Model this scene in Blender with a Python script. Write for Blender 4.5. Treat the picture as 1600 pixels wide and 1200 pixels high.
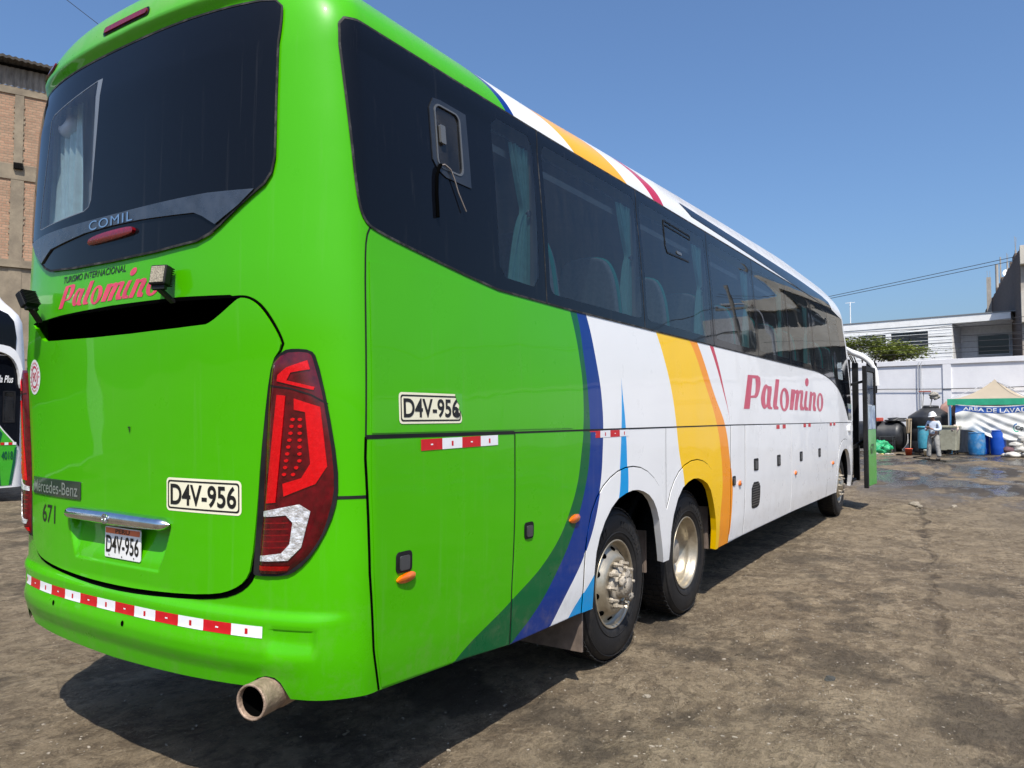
import bpy, bmesh, math, random
import numpy as np
from mathutils import Vector, Matrix, noise
for _o in list(bpy.data.objects): bpy.data.objects.remove(_o)
random.seed(7)
scene = bpy.context.scene
COL = scene.collection
R = math.radians
# ---------------------------------------------------------------- camera, sky, sun, exposure
cam_data = bpy.data.cameras.new('camera'); cam = bpy.data.objects.new('camera', cam_data); COL.objects.link(cam)
cam_data.sensor_width = 36; cam_data.lens = 1170/1600*36; cam_data.clip_start = .05; cam_data.clip_end = 3000
cam.location = (-1.93, -3.42, 1.67)
YAW = math.atan(755/1170); PITCH = math.atan(49/1170)
cam.rotation_euler = (math.pi/2+PITCH, 0, YAW-math.pi/2)
scene.camera = cam
SUN = Vector((-.5, -.40, 1)).normalized()
world = bpy.data.worlds.new('World'); scene.world = world; world.use_nodes = True
_nt = world.node_tree; _bg = _nt.nodes['Background']
_sky = _nt.nodes.new('ShaderNodeTexSky'); _sky.sky_type = 'NISHITA'; _sky.sun_disc = False
_sky.sun_elevation = math.asin(SUN.z); _sky.sun_rotation = math.atan2(SUN.x, SUN.y)
_sky.air_density = 1.2; _sky.dust_density = 3.0; _sky.ozone_density = 10; _sky.altitude = 100
_nt.links.new(_sky.outputs[0], _bg.inputs[0]); _bg.inputs[1].default_value = .140
sun_data = bpy.data.lights.new('sun', 'SUN'); sun_data.energy = 5.0; sun_data.angle = R(.5); sun_data.color = (1, .945, .85)
sun = bpy.data.objects.new('sun', sun_data); COL.objects.link(sun)
sun.rotation_euler = SUN.to_track_quat('Z', 'Y').to_euler(); sun.location = (-10, -9, 20)
scene.view_settings.view_transform = 'Standard'; scene.view_settings.look = 'None'
scene.view_settings.exposure = .24; scene.view_settings.gamma = 1
scene.render.engine = 'CYCLES'
scene.cycles.max_bounces = 10; scene.cycles.transparent_max_bounces = 16; scene.cycles.glossy_bounces = 5
scene.cycles.caustics_reflective = False; scene.cycles.caustics_refractive = False
scene.render.resolution_x = 1024; scene.render.resolution_y = 768

# ---------------------------------------------------------------- helpers
def tag(o, label=None, cat=None, group=None, kind=None):
    if label: o['label'] = label
    if cat: o['category'] = cat
    if group: o['group'] = group
    if kind: o['kind'] = kind
    return o
def empty(name, loc=(0, 0, 0), rz=0, label=None, cat=None, group=None, parent=None):
    o = bpy.data.objects.new(name, None); COL.objects.link(o); o.location = loc; o.rotation_euler = (0, 0, rz)
    o.empty_display_size = .2
    if parent: o.parent = parent
    return tag(o, label, cat, group)
def link(name, me, mats, parent=None, loc=None, rot=None):
    o = bpy.data.objects.new(name, me); COL.objects.link(o)
    if not isinstance(mats, (list, tuple)): mats = [mats]
    if not me.materials:
        for m in mats: me.materials.append(m)
    if parent: o.parent = parent
    if loc: o.location = loc
    if rot: o.rotation_euler = rot
    return o
class MB:
    """collects shapes into one mesh"""
    def __init__(s): s.v = []; s.f = []; s.m = []; s.sm = []
    def add(s, vs, fs, m=0, sm=False):
        b = len(s.v); s.v += [tuple(p) for p in vs]
        for f in fs: s.f.append([b+i for i in f]); s.m.append(m); s.sm.append(sm)
        return s
    def box(s, x0, x1, y0, y1, z0, z1, m=0, mat=None):
        if x0 > x1: x0, x1 = x1, x0
        if y0 > y1: y0, y1 = y1, y0
        if z0 > z1: z0, z1 = z1, z0
        vs = [Vector((x, y, z)) for x in (x0, x1) for y in (y0, y1) for z in (z0, z1)]
        if mat: vs = [mat @ p for p in vs]
        return s.add(vs, [(0, 1, 3, 2), (4, 6, 7, 5), (0, 4, 5, 1), (2, 3, 7, 6), (0, 2, 6, 4), (1, 5, 7, 3)], m)
    def bar(s, a, b, w, h=None, m=0):
        a = Vector(a); b = Vector(b); h = h or w; d = (b-a).normalized()
        u = d.cross(Vector((0, 0, 1))); u = u.normalized() if u.length > 1e-4 else Vector((1, 0, 0)); q = u.cross(d)
        vs = [p+u*(i*w/2)+q*(j*h/2) for p in (a, b) for i, j in ((-1, -1), (1, -1), (1, 1), (-1, 1))]
        return s.add(vs, [(3, 2, 1, 0), (4, 5, 6, 7), (0, 1, 5, 4), (1, 2, 6, 5), (2, 3, 7, 6), (3, 0, 4, 7)], m)
    def tube(s, pts, r, n=8, m=0, cap=True):
        pts = [Vector(p) for p in pts]; rs = r if isinstance(r, (list, tuple)) else [r]*len(pts); vs = []; up = None
        for i, p in enumerate(pts):
            d = (pts[min(i+1, len(pts)-1)]-pts[max(i-1, 0)]).normalized()
            if up is None: up = d.cross(Vector((0, 0, 1))); up = up.normalized() if up.length > 1e-3 else Vector((1, 0, 0))
            up = (up-d*up.dot(d)).normalized(); q = d.cross(up)
            for k in range(n):
                a = 2*math.pi*k/n; vs.append(p+(up*math.cos(a)+q*math.sin(a))*rs[i])
        fs = [(i*n+k, i*n+(k+1) % n, (i+1)*n+(k+1) % n, (i+1)*n+k) for i in range(len(pts)-1) for k in range(n)]
        s.add(vs, fs, m, True)
        if cap:
            s.add(vs[:n], [tuple(reversed(range(n)))], m); s.add(vs[-n:], [tuple(range(n))], m)
        return s
    def lathe(s, prof, n=24, m=0, mat=None, sm=True, ang=2*math.pi):
        """prof: (radius, z) turned about z"""
        vs = []
        for r, z in prof:
            for k in range(n):
                a = ang*k/n; p = Vector((r*math.cos(a), r*math.sin(a), z)); vs.append(mat @ p if mat else p)
        fs = [(i*n+k, i*n+(k+1) % n, (i+1)*n+(k+1) % n, (i+1)*n+k) for i in range(len(prof)-1) for k in range(n)]
        return s.add(vs, fs, m, sm)
    def build(s, name, mats, parent=None, loc=None, rot=None, bevel=0, seg=2, auto=True):
        me = bpy.data.meshes.new(name); me.from_pydata(s.v, [], s.f)
        me.polygons.foreach_set('material_index', s.m); me.polygons.foreach_set('use_smooth', s.sm); me.update()
        bm = bmesh.new(); bm.from_mesh(me); bmesh.ops.recalc_face_normals(bm, faces=bm.faces); bm.to_mesh(me); bm.free()
        o = link(name, me, mats, parent, loc, rot)
        if bevel:
            b = o.modifiers.new('bevel', 'BEVEL'); b.width = bevel; b.segments = seg; b.limit_method = 'ANGLE'; b.angle_limit = R(40)
        return o
def copy_tree(o, parent=None):
    c = o.copy(); COL.objects.link(c)
    if parent: c.parent = parent
    for ch in [k for k in bpy.data.objects if k.parent == o]: copy_tree(ch, c)
    return c
# ---------------------------------------------------------------- materials
MATS = {}
class NT:
    def __init__(s, name):
        s.m = bpy.data.materials.new(name); s.m.use_nodes = True; s.t = s.m.node_tree; s.b = s.t.nodes['Principled BSDF']; s.out = s.t.nodes['Material Output']
        MATS[name] = s.m
    def n(s, typ, **kw):
        nd = s.t.nodes.new(typ)
        for k, v in kw.items(): setattr(nd, k, v)
        return nd
    def l(s, a, b): s.t.links.new(a, b); return s
    def set(s, node, **kw):
        for k, v in kw.items(): node.inputs[k].default_value = v
        return node
    def math(s, op, a, b=None, clamp=False):
        nd = s.n('ShaderNodeMath', operation=op, use_clamp=clamp)
        for i, q in enumerate((a, b)):
            if q is None: continue
            if isinstance(q, (int, float)): nd.inputs[i].default_value = q
            else: s.l(q, nd.inputs[i])
        return nd.outputs[0]
    def noise(s, vec, scale, detail=4, rough=.55, dist=0):
        nd = s.n('ShaderNodeTexNoise'); nd.inputs['Scale'].default_value = scale; nd.inputs['Detail'].default_value = detail
        nd.inputs['Roughness'].default_value = rough; nd.inputs['Distortion'].default_value = dist
        if vec is not None: s.l(vec, nd.inputs['Vector'])
        return nd.outputs['Fac']
    def ramp(s, fac, stops):
        nd = s.n('ShaderNodeValToRGB'); cr = nd.color_ramp
        while len(cr.elements) < len(stops): cr.elements.new(.5)
        for e, (p, c) in zip(cr.elements, stops):
            e.position = p; e.color = (*c, 1) if isinstance(c, tuple) else (c, c, c, 1)
        s.l(fac, nd.inputs[0]); return nd.outputs[0]
    def mix(s, fac, a, b, mode='MIX'):
        nd = s.n('ShaderNodeMix', data_type='RGBA', blend_type=mode)
        for i, q in ((0, fac), (6, a), (7, b)):
            if isinstance(q, (int, float)): nd.inputs[i].default_value = q if i == 0 else (q, q, q, 1)
            elif isinstance(q, tuple): nd.inputs[i].default_value = (*q, 1) if len(q) == 3 else q
            else: s.l(q, nd.inputs[i])
        return nd.outputs[2]
    def mapr(s, v, a, b, c, d):
        nd = s.n('ShaderNodeMapRange'); s.l(v, nd.inputs[0])
        for i, q in enumerate((a, b, c, d)): nd.inputs[i+1].default_value = q
        return nd.outputs[0]
    def bump(s, h, strength=.3, dist=.02, prev=None):
        nd = s.n('ShaderNodeBump'); nd.inputs['Strength'].default_value = strength; nd.inputs['Distance'].default_value = dist
        s.l(h, nd.inputs['Height'])
        if prev is not None: s.l(prev, nd.inputs['Normal'])
        return nd.outputs[0]
    def coords(s, scale=(1, 1, 1), kind='Object', rot=(0, 0, 0)):
        tc = s.n('ShaderNodeTexCoord'); mp = s.n('ShaderNodeMapping'); mp.inputs['Scale'].default_value = scale; mp.inputs['Rotation'].default_value = rot
        s.l(tc.outputs[kind], mp.inputs[0]); return mp.outputs[0]
    def geo(s, scale=(1, 1, 1)):
        tc = s.n('ShaderNodeNewGeometry'); mp = s.n('ShaderNodeMapping'); mp.inputs['Scale'].default_value = scale
        s.l(tc.outputs['Position'], mp.inputs[0]); return mp.outputs[0]
def mat(name, col, rough=.5, metal=0, var=0, scale=6, bump=0, coat=0, emis=0, dirt=None, bscale=None, spec=.5):
    """plain procedural surface: base colour with noise wear, roughness variation and a fine bump"""
    t = NT(name); b = t.b; c = t.coords(); b.inputs['Roughness'].default_value = rough; b.inputs['Metallic'].default_value = metal
    b.inputs['Coat Weight'].default_value = coat; b.inputs['Coat Roughness'].default_value = .05; b.inputs['Specular IOR Level'].default_value = spec
    n1 = t.noise(c, scale, 5)
    lo = tuple(max(0, q*(1-var)) for q in col); hi = tuple(min(1, q*(1+var)) for q in col)
    cc = t.ramp(n1, [(.3, lo), (.7, hi)])
    if dirt:
        n2 = t.noise(c, scale*.45, 6, .7); cc = t.mix(t.mapr(n2, .48, .72, 0, dirt[1]), cc, dirt[0])
    t.l(cc, b.inputs['Base Color'])
    t.l(t.mapr(n1, .3, .7, max(0, rough-.06), min(1, rough+.08)), b.inputs['Roughness'])
    if bump: t.l(t.bump(t.noise(c, bscale or scale*6, 4), bump, .01), b.inputs['Normal'])
    return t.m

# ---- coach shape: every point of the shell is P(s, v): s = metres round the plan from the rear centre (+ right side), v = metres up the profile
LR, PR, QR = .35, 2.6, 2.2          # rear corner superellipse
LF, PF, QF = 1.6, 2.4, 2.0
XF = 13.9
WTOP, ZTOP, HTOP, ER = 1.21, 3.2, .55, 2.6
from bisect import bisect_right
def tabf(pts):
    xs = [p[0] for p in pts]; ys = [p[1] for p in pts]
    def f(v):
        if v <= xs[0]: return ys[0]
        if v >= xs[-1]: return ys[-1]
        i = bisect_right(xs, v)-1
        return ys[i]+(ys[i+1]-ys[i])*(v-xs[i])/((xs[i+1]-xs[i]) or 1)
    return f
def pchip(pts):
    n = len(pts); h = [pts[i+1][0]-pts[i][0] for i in range(n-1)]
    d = [(pts[i+1][1]-pts[i][1])/h[i] for i in range(n-1)]
    m = [d[0]] + [0 if d[i-1]*d[i] <= 0 else 2*d[i-1]*d[i]/(d[i-1]+d[i]) for i in range(1, n-1)] + [d[-1]]
    def f(x):
        if x <= pts[0][0]: return pts[0][1]
        if x >= pts[-1][0]: return pts[-1][1]
        i = 0
        while x > pts[i+1][0]: i += 1
        t = (x-pts[i][0])/h[i]
        return ((2*t**3-3*t*t+1)*pts[i][1]+(t**3-2*t*t+t)*h[i]*m[i]+(-2*t**3+3*t*t)*pts[i+1][1]+(t**3-t*t)*h[i]*m[i+1])
    return f
w_low = pchip([(.3,1.245),(.45,1.262),(.7,1.288),(1.1,1.300),(1.6,1.300),(2.0,1.292),(2.4,1.272),(2.8,1.247),(3.2,1.21)])
xc_low = pchip([(.3,.12),(.45,.06),(.6,.02),(.75,.0),(.95,.0),(1.2,0),(1.8,-.02),(2.3,-.04),(2.8,-.035),(3.2,-.03)])
xf_low = pchip([(.3,-.12),(.6,0),(1.2,0),(1.8,-.02),(2.3,-.12),(2.8,-.28),(3.2,-.5)])
h_roof = pchip([(0,.55),(.5,.55),(1.5,.55),(3,.62),(5,.72),(7,.80),(9,.86),(11,.85),(12.3,.75),(13.2,.6),(14,.5)])
ROOF = []
_w, _z, _v = WTOP, ZTOP, ZTOP
for _i in range(181):
    a = math.pi/2*_i/180
    w1 = WTOP*math.cos(a)**(2/ER) if _i < 180 else 0; z1 = ZTOP+HTOP*math.sin(a)**(2/ER) if _i else ZTOP
    _v += math.hypot(w1-_w, z1-_z); _w, _z = w1, z1
    ROOF.append((_v, w1, z1))
VTOP = ROOF[-1][0]
RW = tabf([(r[0], r[1]) for r in ROOF]); RZ = tabf([(r[0], r[2]) for r in ROOF])
def prof(v):
    if v <= ZTOP: return w_low(v), v, xc_low(v), xf_low(v)
    w = RW(v); z = RZ(v); k = (z-ZTOP)/HTOP
    return w, z, -.03+.06*k+1.0*(1-w/WTOP)**2, -.5-.5*k-1.2*(1-w/WTOP)**2
def corner_tab(L, P, Q, n=240):
    out = [(0, 0, 0)]; s = 0; x0 = y0 = 0
    for i in range(1, n+1):
        f = math.pi/2*i/n
        t = math.sin(f)**(2/P); x = L*(1-max(0, math.cos(f))**(2/Q)); y = t*1.3
        s += math.hypot(x-x0, y-y0); x0, y0 = x, y; out.append((s, t, x))
    out[-1] = (s, 1.0, L)
    return out
RC = corner_tab(LR, PR, QR); FC = corner_tab(LF, PF, QF)
S1 = RC[-1][0]; SX = S1-LR            # on the side: xoff = s - SX
S2 = XF-LF+SX; S3 = S2+FC[-1][0]
RT = tabf([(a, b) for a, b, c in RC]); RX = tabf([(a, c) for a, b, c in RC])
FT = tabf([(a, b) for a, b, c in FC]); FX = tabf([(a, c) for a, b, c in FC])
def P(s, v, off=0.0):
    if off:
        p = P(s, v); n = N(s, v); return (p[0]+n[0]*off, p[1]+n[1]*off, p[2]+n[2]*off)
    w, z, xc, xf = prof(v); a = abs(s); sg = -1 if s > 0 else 1
    if a < S1: t, x = RT(a), RX(a)
    elif a < S2: t, x = 1.0, a-SX
    else:
        b = max(0, S3-a); t, x = FT(b), XF-FX(b)
    if x < 4: x = x+xc*(1-x/4)**2
    if x > 9: x = x+xf*((x-9)/4.9)**2
    if z > ZTOP: z = ZTOP+(z-ZTOP)*h_roof(x)/HTOP
    return (x, sg*t*w, z)
def N(s, v):
    e = .012
    a, b = P(s+e, v), P(s-e, v); c, d = P(s, min(v+e, VTOP)), P(s, v-e)
    u = [a[i]-b[i] for i in range(3)]; q = [c[i]-d[i] for i in range(3)]
    n = [u[1]*q[2]-u[2]*q[1], u[2]*q[0]-u[0]*q[2], u[0]*q[1]-u[1]*q[0]]
    l = math.sqrt(sum(k*k for k in n)) or 1
    return tuple(k/l for k in n)
WORDMARK = [[(6.718,1.736),(6.914,2.086),(7.302,2.097),(7.395,2.078),(7.403,2.017),(7.354,1.938),(7.28,1.881),(7.197,1.856),(6.99,1.852),(6.93,1.737)],[(7.09,2.061),(6.993,1.874),(7.132,1.88),(7.175,1.916),(7.201,1.985),(7.199,2.061)],[(7.613,2.013),(7.549,1.997),(7.509,1.978),(7.452,1.936),(7.423,1.909),(7.392,1.867),(7.385,1.841),(7.394,1.805),(7.408,1.784),(7.445,1.758),(7.472,1.748),(7.517,1.742),(7.547,1.742),(7.588,1.75),(7.61,1.756),(7.632,1.766),(7.647,1.763),(7.669,1.747),(7.712,1.741),(7.818,1.739),(7.856,1.743),(7.862,1.756),(7.85,1.762),(7.807,1.765),(7.792,1.778),(7.788,1.813),(7.81,1.859),(7.88,1.964),(7.866,1.999),(7.754,1.997),(7.701,2.001),(7.651,2.014)],[(7.652,1.971),(7.622,1.952),(7.603,1.931),(7.575,1.888),(7.564,1.861),(7.558,1.824),(7.562,1.805),(7.579,1.784),(7.593,1.783),(7.616,1.799),(7.63,1.818),(7.649,1.861),(7.661,1.89),(7.679,1.933),(7.68,1.954),(7.667,1.972)],[(8.081,2.09),(8.253,2.091),(8.074,1.783),(8.154,1.763),(8.143,1.739),(7.945,1.739),(7.902,1.772),(7.914,1.826)],[(8.706,1.863),(8.686,1.818),(8.644,1.777),(8.586,1.745),(8.516,1.724),(8.442,1.717),(8.371,1.723),(8.31,1.743),(8.264,1.773),(8.238,1.812),(8.234,1.855),(8.253,1.898),(8.292,1.938),(8.349,1.971),(8.417,1.993),(8.492,2.002),(8.564,1.997),(8.628,1.978),(8.675,1.948),(8.702,1.908)],[(8.533,1.857),(8.523,1.824),(8.506,1.793),(8.482,1.769),(8.455,1.754),(8.427,1.748),(8.4,1.753),(8.378,1.768),(8.362,1.792),(8.354,1.821),(8.356,1.854),(8.366,1.887),(8.384,1.917),(8.408,1.941),(8.435,1.957),(8.464,1.963),(8.491,1.959),(8.513,1.944),(8.528,1.921),(8.535,1.891)],[(8.847,1.995),(9.069,1.996),(9.056,1.981),(9.184,2.002),(9.274,1.987),(9.369,2.0),(9.515,1.999),(9.543,1.968),(9.446,1.829),(9.471,1.782),(9.542,1.772),(9.526,1.735),(9.319,1.736),(9.28,1.785),(9.375,1.953),(9.313,1.952),(9.195,1.826),(9.147,1.738),(8.975,1.737),(9.011,1.823),(9.113,1.947),(9.049,1.945),(8.896,1.737),(8.706,1.741)],[(9.678,1.995),(9.815,1.996),(9.703,1.833),(9.704,1.784),(9.793,1.771),(9.776,1.735),(9.585,1.736),(9.533,1.777),(9.557,1.852)],[(9.916,2.121),(9.904,2.103),(9.882,2.087),(9.852,2.073),(9.817,2.064),(9.779,2.06),(9.744,2.062),(9.713,2.069),(9.691,2.08),(9.679,2.095),(9.678,2.113),(9.689,2.13),(9.711,2.147),(9.741,2.16),(9.777,2.17),(9.814,2.174),(9.85,2.173),(9.881,2.166),(9.904,2.154),(9.915,2.139)],[(9.97,1.995),(10.103,1.995),(10.088,1.976),(10.224,1.998),(10.332,1.988),(10.366,1.943),(10.252,1.806),(10.329,1.774),(10.309,1.728),(10.129,1.733),(10.1,1.783),(10.191,1.951),(10.101,1.938),(9.968,1.732),(9.802,1.735)],[(10.873,1.863),(10.851,1.819),(10.809,1.781),(10.749,1.75),(10.679,1.73),(10.605,1.723),(10.535,1.729),(10.474,1.748),(10.429,1.777),(10.404,1.814),(10.402,1.856),(10.423,1.897),(10.464,1.935),(10.522,1.967),(10.591,1.988),(10.664,1.996),(10.739,1.991),(10.801,1.973),(10.847,1.944),(10.872,1.905)],[(10.716,1.86),(10.705,1.829),(10.687,1.8),(10.664,1.777),(10.638,1.763),(10.612,1.757),(10.587,1.762),(10.567,1.776),(10.554,1.799),(10.549,1.827),(10.552,1.858),(10.563,1.889),(10.581,1.918),(10.605,1.941),(10.631,1.956),(10.658,1.961),(10.682,1.957),(10.702,1.943),(10.715,1.92),(10.72,1.892)]]
# ---------------------------------------------------------------- flat outlines, cut fine and laid over a surface
def polys2tri(polys):
    """fill closed outlines (holes by even-odd) -> verts2d, tris"""
    cu = bpy.data.curves.new('tmp', 'CURVE'); cu.dimensions = '2D'; cu.fill_mode = 'BOTH'
    for pl in polys:
        sp = cu.splines.new('POLY'); sp.points.add(len(pl)-1); sp.use_cyclic_u = True
        for p, q in zip(sp.points, pl): p.co = (q[0], q[1], 0, 1)
    o = bpy.data.objects.new('tmp', cu); me = bpy.data.meshes.new_from_object(o)
    bm = bmesh.new(); bm.from_mesh(me); bpy.data.objects.remove(o); bpy.data.curves.remove(cu); bpy.data.meshes.remove(me)
    return bm
def text_bm(txt, s0, s1, v0, v1, shear=0, bold=0, space=1.0, fit_h=True):
    cu = bpy.data.curves.new('tmp', 'FONT'); cu.body = txt; cu.shear = shear; cu.offset = bold; cu.space_character = space; cu.resolution_u = 5
    o = bpy.data.objects.new('tmp', cu); me = bpy.data.meshes.new_from_object(o)
    bm = bmesh.new(); bm.from_mesh(me); bpy.data.objects.remove(o); bpy.data.curves.remove(cu); bpy.data.meshes.remove(me)
    xs = [v.co.x for v in bm.verts]; ys = [v.co.y for v in bm.verts]; x0, x1, y0, y1 = min(xs), max(xs), min(ys), max(ys)
    for v in bm.verts:
        v.co.x = s0+(v.co.x-x0)/(x1-x0)*(s1-s0); v.co.y = v0+(v.co.y-y0)/(y1-y0)*(v1-v0); v.co.z = 0
    return bm
def cut(bm, xs, ys):
    lo = [min(v.co[i] for v in bm.verts) for i in (0, 1)]; hi = [max(v.co[i] for v in bm.verts) for i in (0, 1)]
    for i, arr in ((0, xs), (1, ys)):
        for t in arr:
            if lo[i]+1e-5 < t < hi[i]-1e-5:
                co = [0, 0, 0]; no = [0, 0, 0]; co[i] = t; no[i] = 1
                bmesh.ops.bisect_plane(bm, geom=list(bm.verts)+list(bm.edges)+list(bm.faces), plane_co=co, plane_no=no, dist=1e-6)
def fr(a, b, st):
    n = max(1, int(round((b-a)/st))); return [a+(b-a)*i/n for i in range(n+1)]
def lines(ds=None, dv=None):
    if ds is None:
        pos = fr(0, 1.0, .07)+fr(1.0, 1.5, .025)+fr(1.5, 9, .5)+fr(9.2, 13.3, .2)+fr(13.35, S3, .06)
    else: pos = fr(0, S3, ds)
    xs = sorted(set(round(k, 4) for p in pos for k in (p, -p)))
    ys = fr(.3, 3.2, .08)+fr(3.23, VTOP-.01, .035) if dv is None else fr(.3, 3.2, dv)+fr(3.23, VTOP-.01, .035)
    return xs, ys
def lay(name, bm, mats, fmap, parent=None, xs=None, ys=None, skirt=0, mi=None, weld=True):
    """lay a filled outline over a surface. fmap(s, v, depth) -> point. skirt: side walls going down by that depth."""
    if xs is None: xs, ys = lines()
    if weld: bmesh.ops.remove_doubles(bm, verts=bm.verts, dist=1e-5)
    cut(bm, xs, ys)
    bm.verts.ensure_lookup_table()
    uv = [(v.co.x, v.co.y) for v in bm.verts]; idx = {v: i for i, v in enumerate(bm.verts)}
    faces = []
    for f in bm.faces:
        q = [idx[v] for v in f.verts]; a = 0
        for i in range(len(q)):
            p0, p1 = uv[q[i]], uv[q[(i+1) % len(q)]]; a += p0[0]*p1[1]-p1[0]*p0[1]
        if abs(a) < 1e-10: continue
        faces.append(q if a > 0 else q[::-1])
    bound = {}
    for q in faces:
        for i in range(len(q)):
            e = (q[i], q[(i+1) % len(q)]); bound[e] = 1
    edges = [e for e in bound if (e[1], e[0]) not in bound]
    bm.free()
    P3 = [fmap(s, v, 0) for s, v in uv]; NN = []
    e = .004
    for s, v in uv:
        a, b, c, d = fmap(s+e, v, 0), fmap(s-e, v, 0), fmap(s, v+e, 0), fmap(s, v-e, 0)
        n = Vector([a[i]-b[i] for i in range(3)]).cross(Vector([c[i]-d[i] for i in range(3)])); NN.append(n.normalized() if n.length > 1e-12 else Vector((0, 0, 1)))
    nf = len(faces); uvs = list(uv); norms = list(NN)
    if skirt:
        m = {}
        for a, b in edges:
            ids = []
            for k in (a, b):
                P3.append(fmap(*uv[k], 0)); uvs.append(uv[k]); ids.append(len(P3)-1)
            for k in (b, a):
                P3.append(fmap(*uv[k], -skirt)); uvs.append(uv[k]); ids.append(len(P3)-1)
            p, q, r = [Vector(P3[i]) for i in ids[:3]]; n = (r-q).cross(q-p); n = n.normalized() if n.length > 0 else Vector((0, 0, 1))
            norms += [n]*4
            faces.append([ids[1], ids[0], ids[3], ids[2]])
    me = bpy.data.meshes.new(name); me.from_pydata(P3, [], faces)
    ul = me.uv_layers.new(name='UVMap')
    for lp in me.loops: ul.data[lp.index].uv = uvs[lp.vertex_index]
    me.polygons.foreach_set('use_smooth', [True]*len(faces)); me.update()
    me.normals_split_custom_set_from_vertices(norms)
    return link(name, me, mats, parent)
def join(objs, name, parent=None):
    """merge already laid pieces that are one part (paint seams, letters) keeping their normals and materials"""
    vs, fs, mi, uv, no, mats = [], [], [], [], [], []
    for o in objs:
        me = o.data; b = len(vs); vs += [v.co.copy() for v in me.vertices]
        mm = []
        for m in me.materials:
            if m not in mats: mats.append(m)
            mm.append(mats.index(m))
        ul = me.uv_layers.get('UVMap'); cn = me.corner_normals
        for p in me.polygons:
            fs.append([b+i for i in p.vertices]); mi.append(mm[p.material_index])
            for li in p.loop_indices:
                uv.append(tuple(ul.data[li].uv) if ul else (0, 0)); no.append(tuple(cn[li].vector))
    me = bpy.data.meshes.new(name); me.from_pydata(vs, [], fs)
    ul = me.uv_layers.new(name='UVMap')
    for i, q in enumerate(uv): ul.data[i].uv = q
    me.polygons.foreach_set('material_index', mi); me.polygons.foreach_set('use_smooth', [True]*len(fs)); me.update()
    me.normals_split_custom_set(no)
    for m in mats: me.materials.append(m)
    old = [o.data for o in objs]
    for o in objs: bpy.data.objects.remove(o)
    for d in old: bpy.data.meshes.remove(d)
    return link(name, me, mats, parent)
def rect(s0, s1, v0, v1, r=0, n=4):
    if r <= 0: return [(s0, v0), (s1, v0), (s1, v1), (s0, v1)]
    out = []
    for cx, cy, a0 in ((s1-r, v0+r, -90), (s1-r, v1-r, 0), (s0+r, v1-r, 90), (s0+r, v0+r, 180)):
        for k in range(n+1):
            a = R(a0+90*k/n); out.append((cx+r*math.cos(a), cy+r*math.sin(a)))
    return out
def ell(cx, cy, rx, ry, n=24): return [(cx+rx*math.cos(2*math.pi*k/n), cy+ry*math.sin(2*math.pi*k/n)) for k in range(n)]
def smooth(pts, it=2, closed=False):
    for _ in range(it):
        q = []
        rng = range(len(pts) if closed else len(pts)-1)
        if not closed: q.append(pts[0])
        for i in rng:
            a, b = pts[i], pts[(i+1) % len(pts)]
            q += [(a[0]*.75+b[0]*.25, a[1]*.75+b[1]*.25), (a[0]*.25+b[0]*.75, a[1]*.25+b[1]*.75)]
        if not closed: q.append(pts[-1])
        pts = q
    return pts
def mir(pts): return [(-a, b) for a, b in reversed(pts)]
def offset_line(pts, w):
    """thin closed outline along an open line"""
    L, Rr = [], []
    for i, p in enumerate(pts):
        a = pts[max(0, i-1)]; b = pts[min(len(pts)-1, i+1)]; dx, dy = b[0]-a[0], b[1]-a[1]; l = math.hypot(dx, dy) or 1
        nx, ny = -dy/l*w/2, dx/l*w/2; L.append((p[0]+nx, p[1]+ny)); Rr.append((p[0]-nx, p[1]-ny))
    return L+Rr[::-1]
def at(off, extra=None):
    if extra is None: return lambda s, v, d=0: P(s, v, off+d if off+d else 1e-9)
    return lambda s, v, d=0: P(s, v, off+d+extra(s, v))
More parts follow.
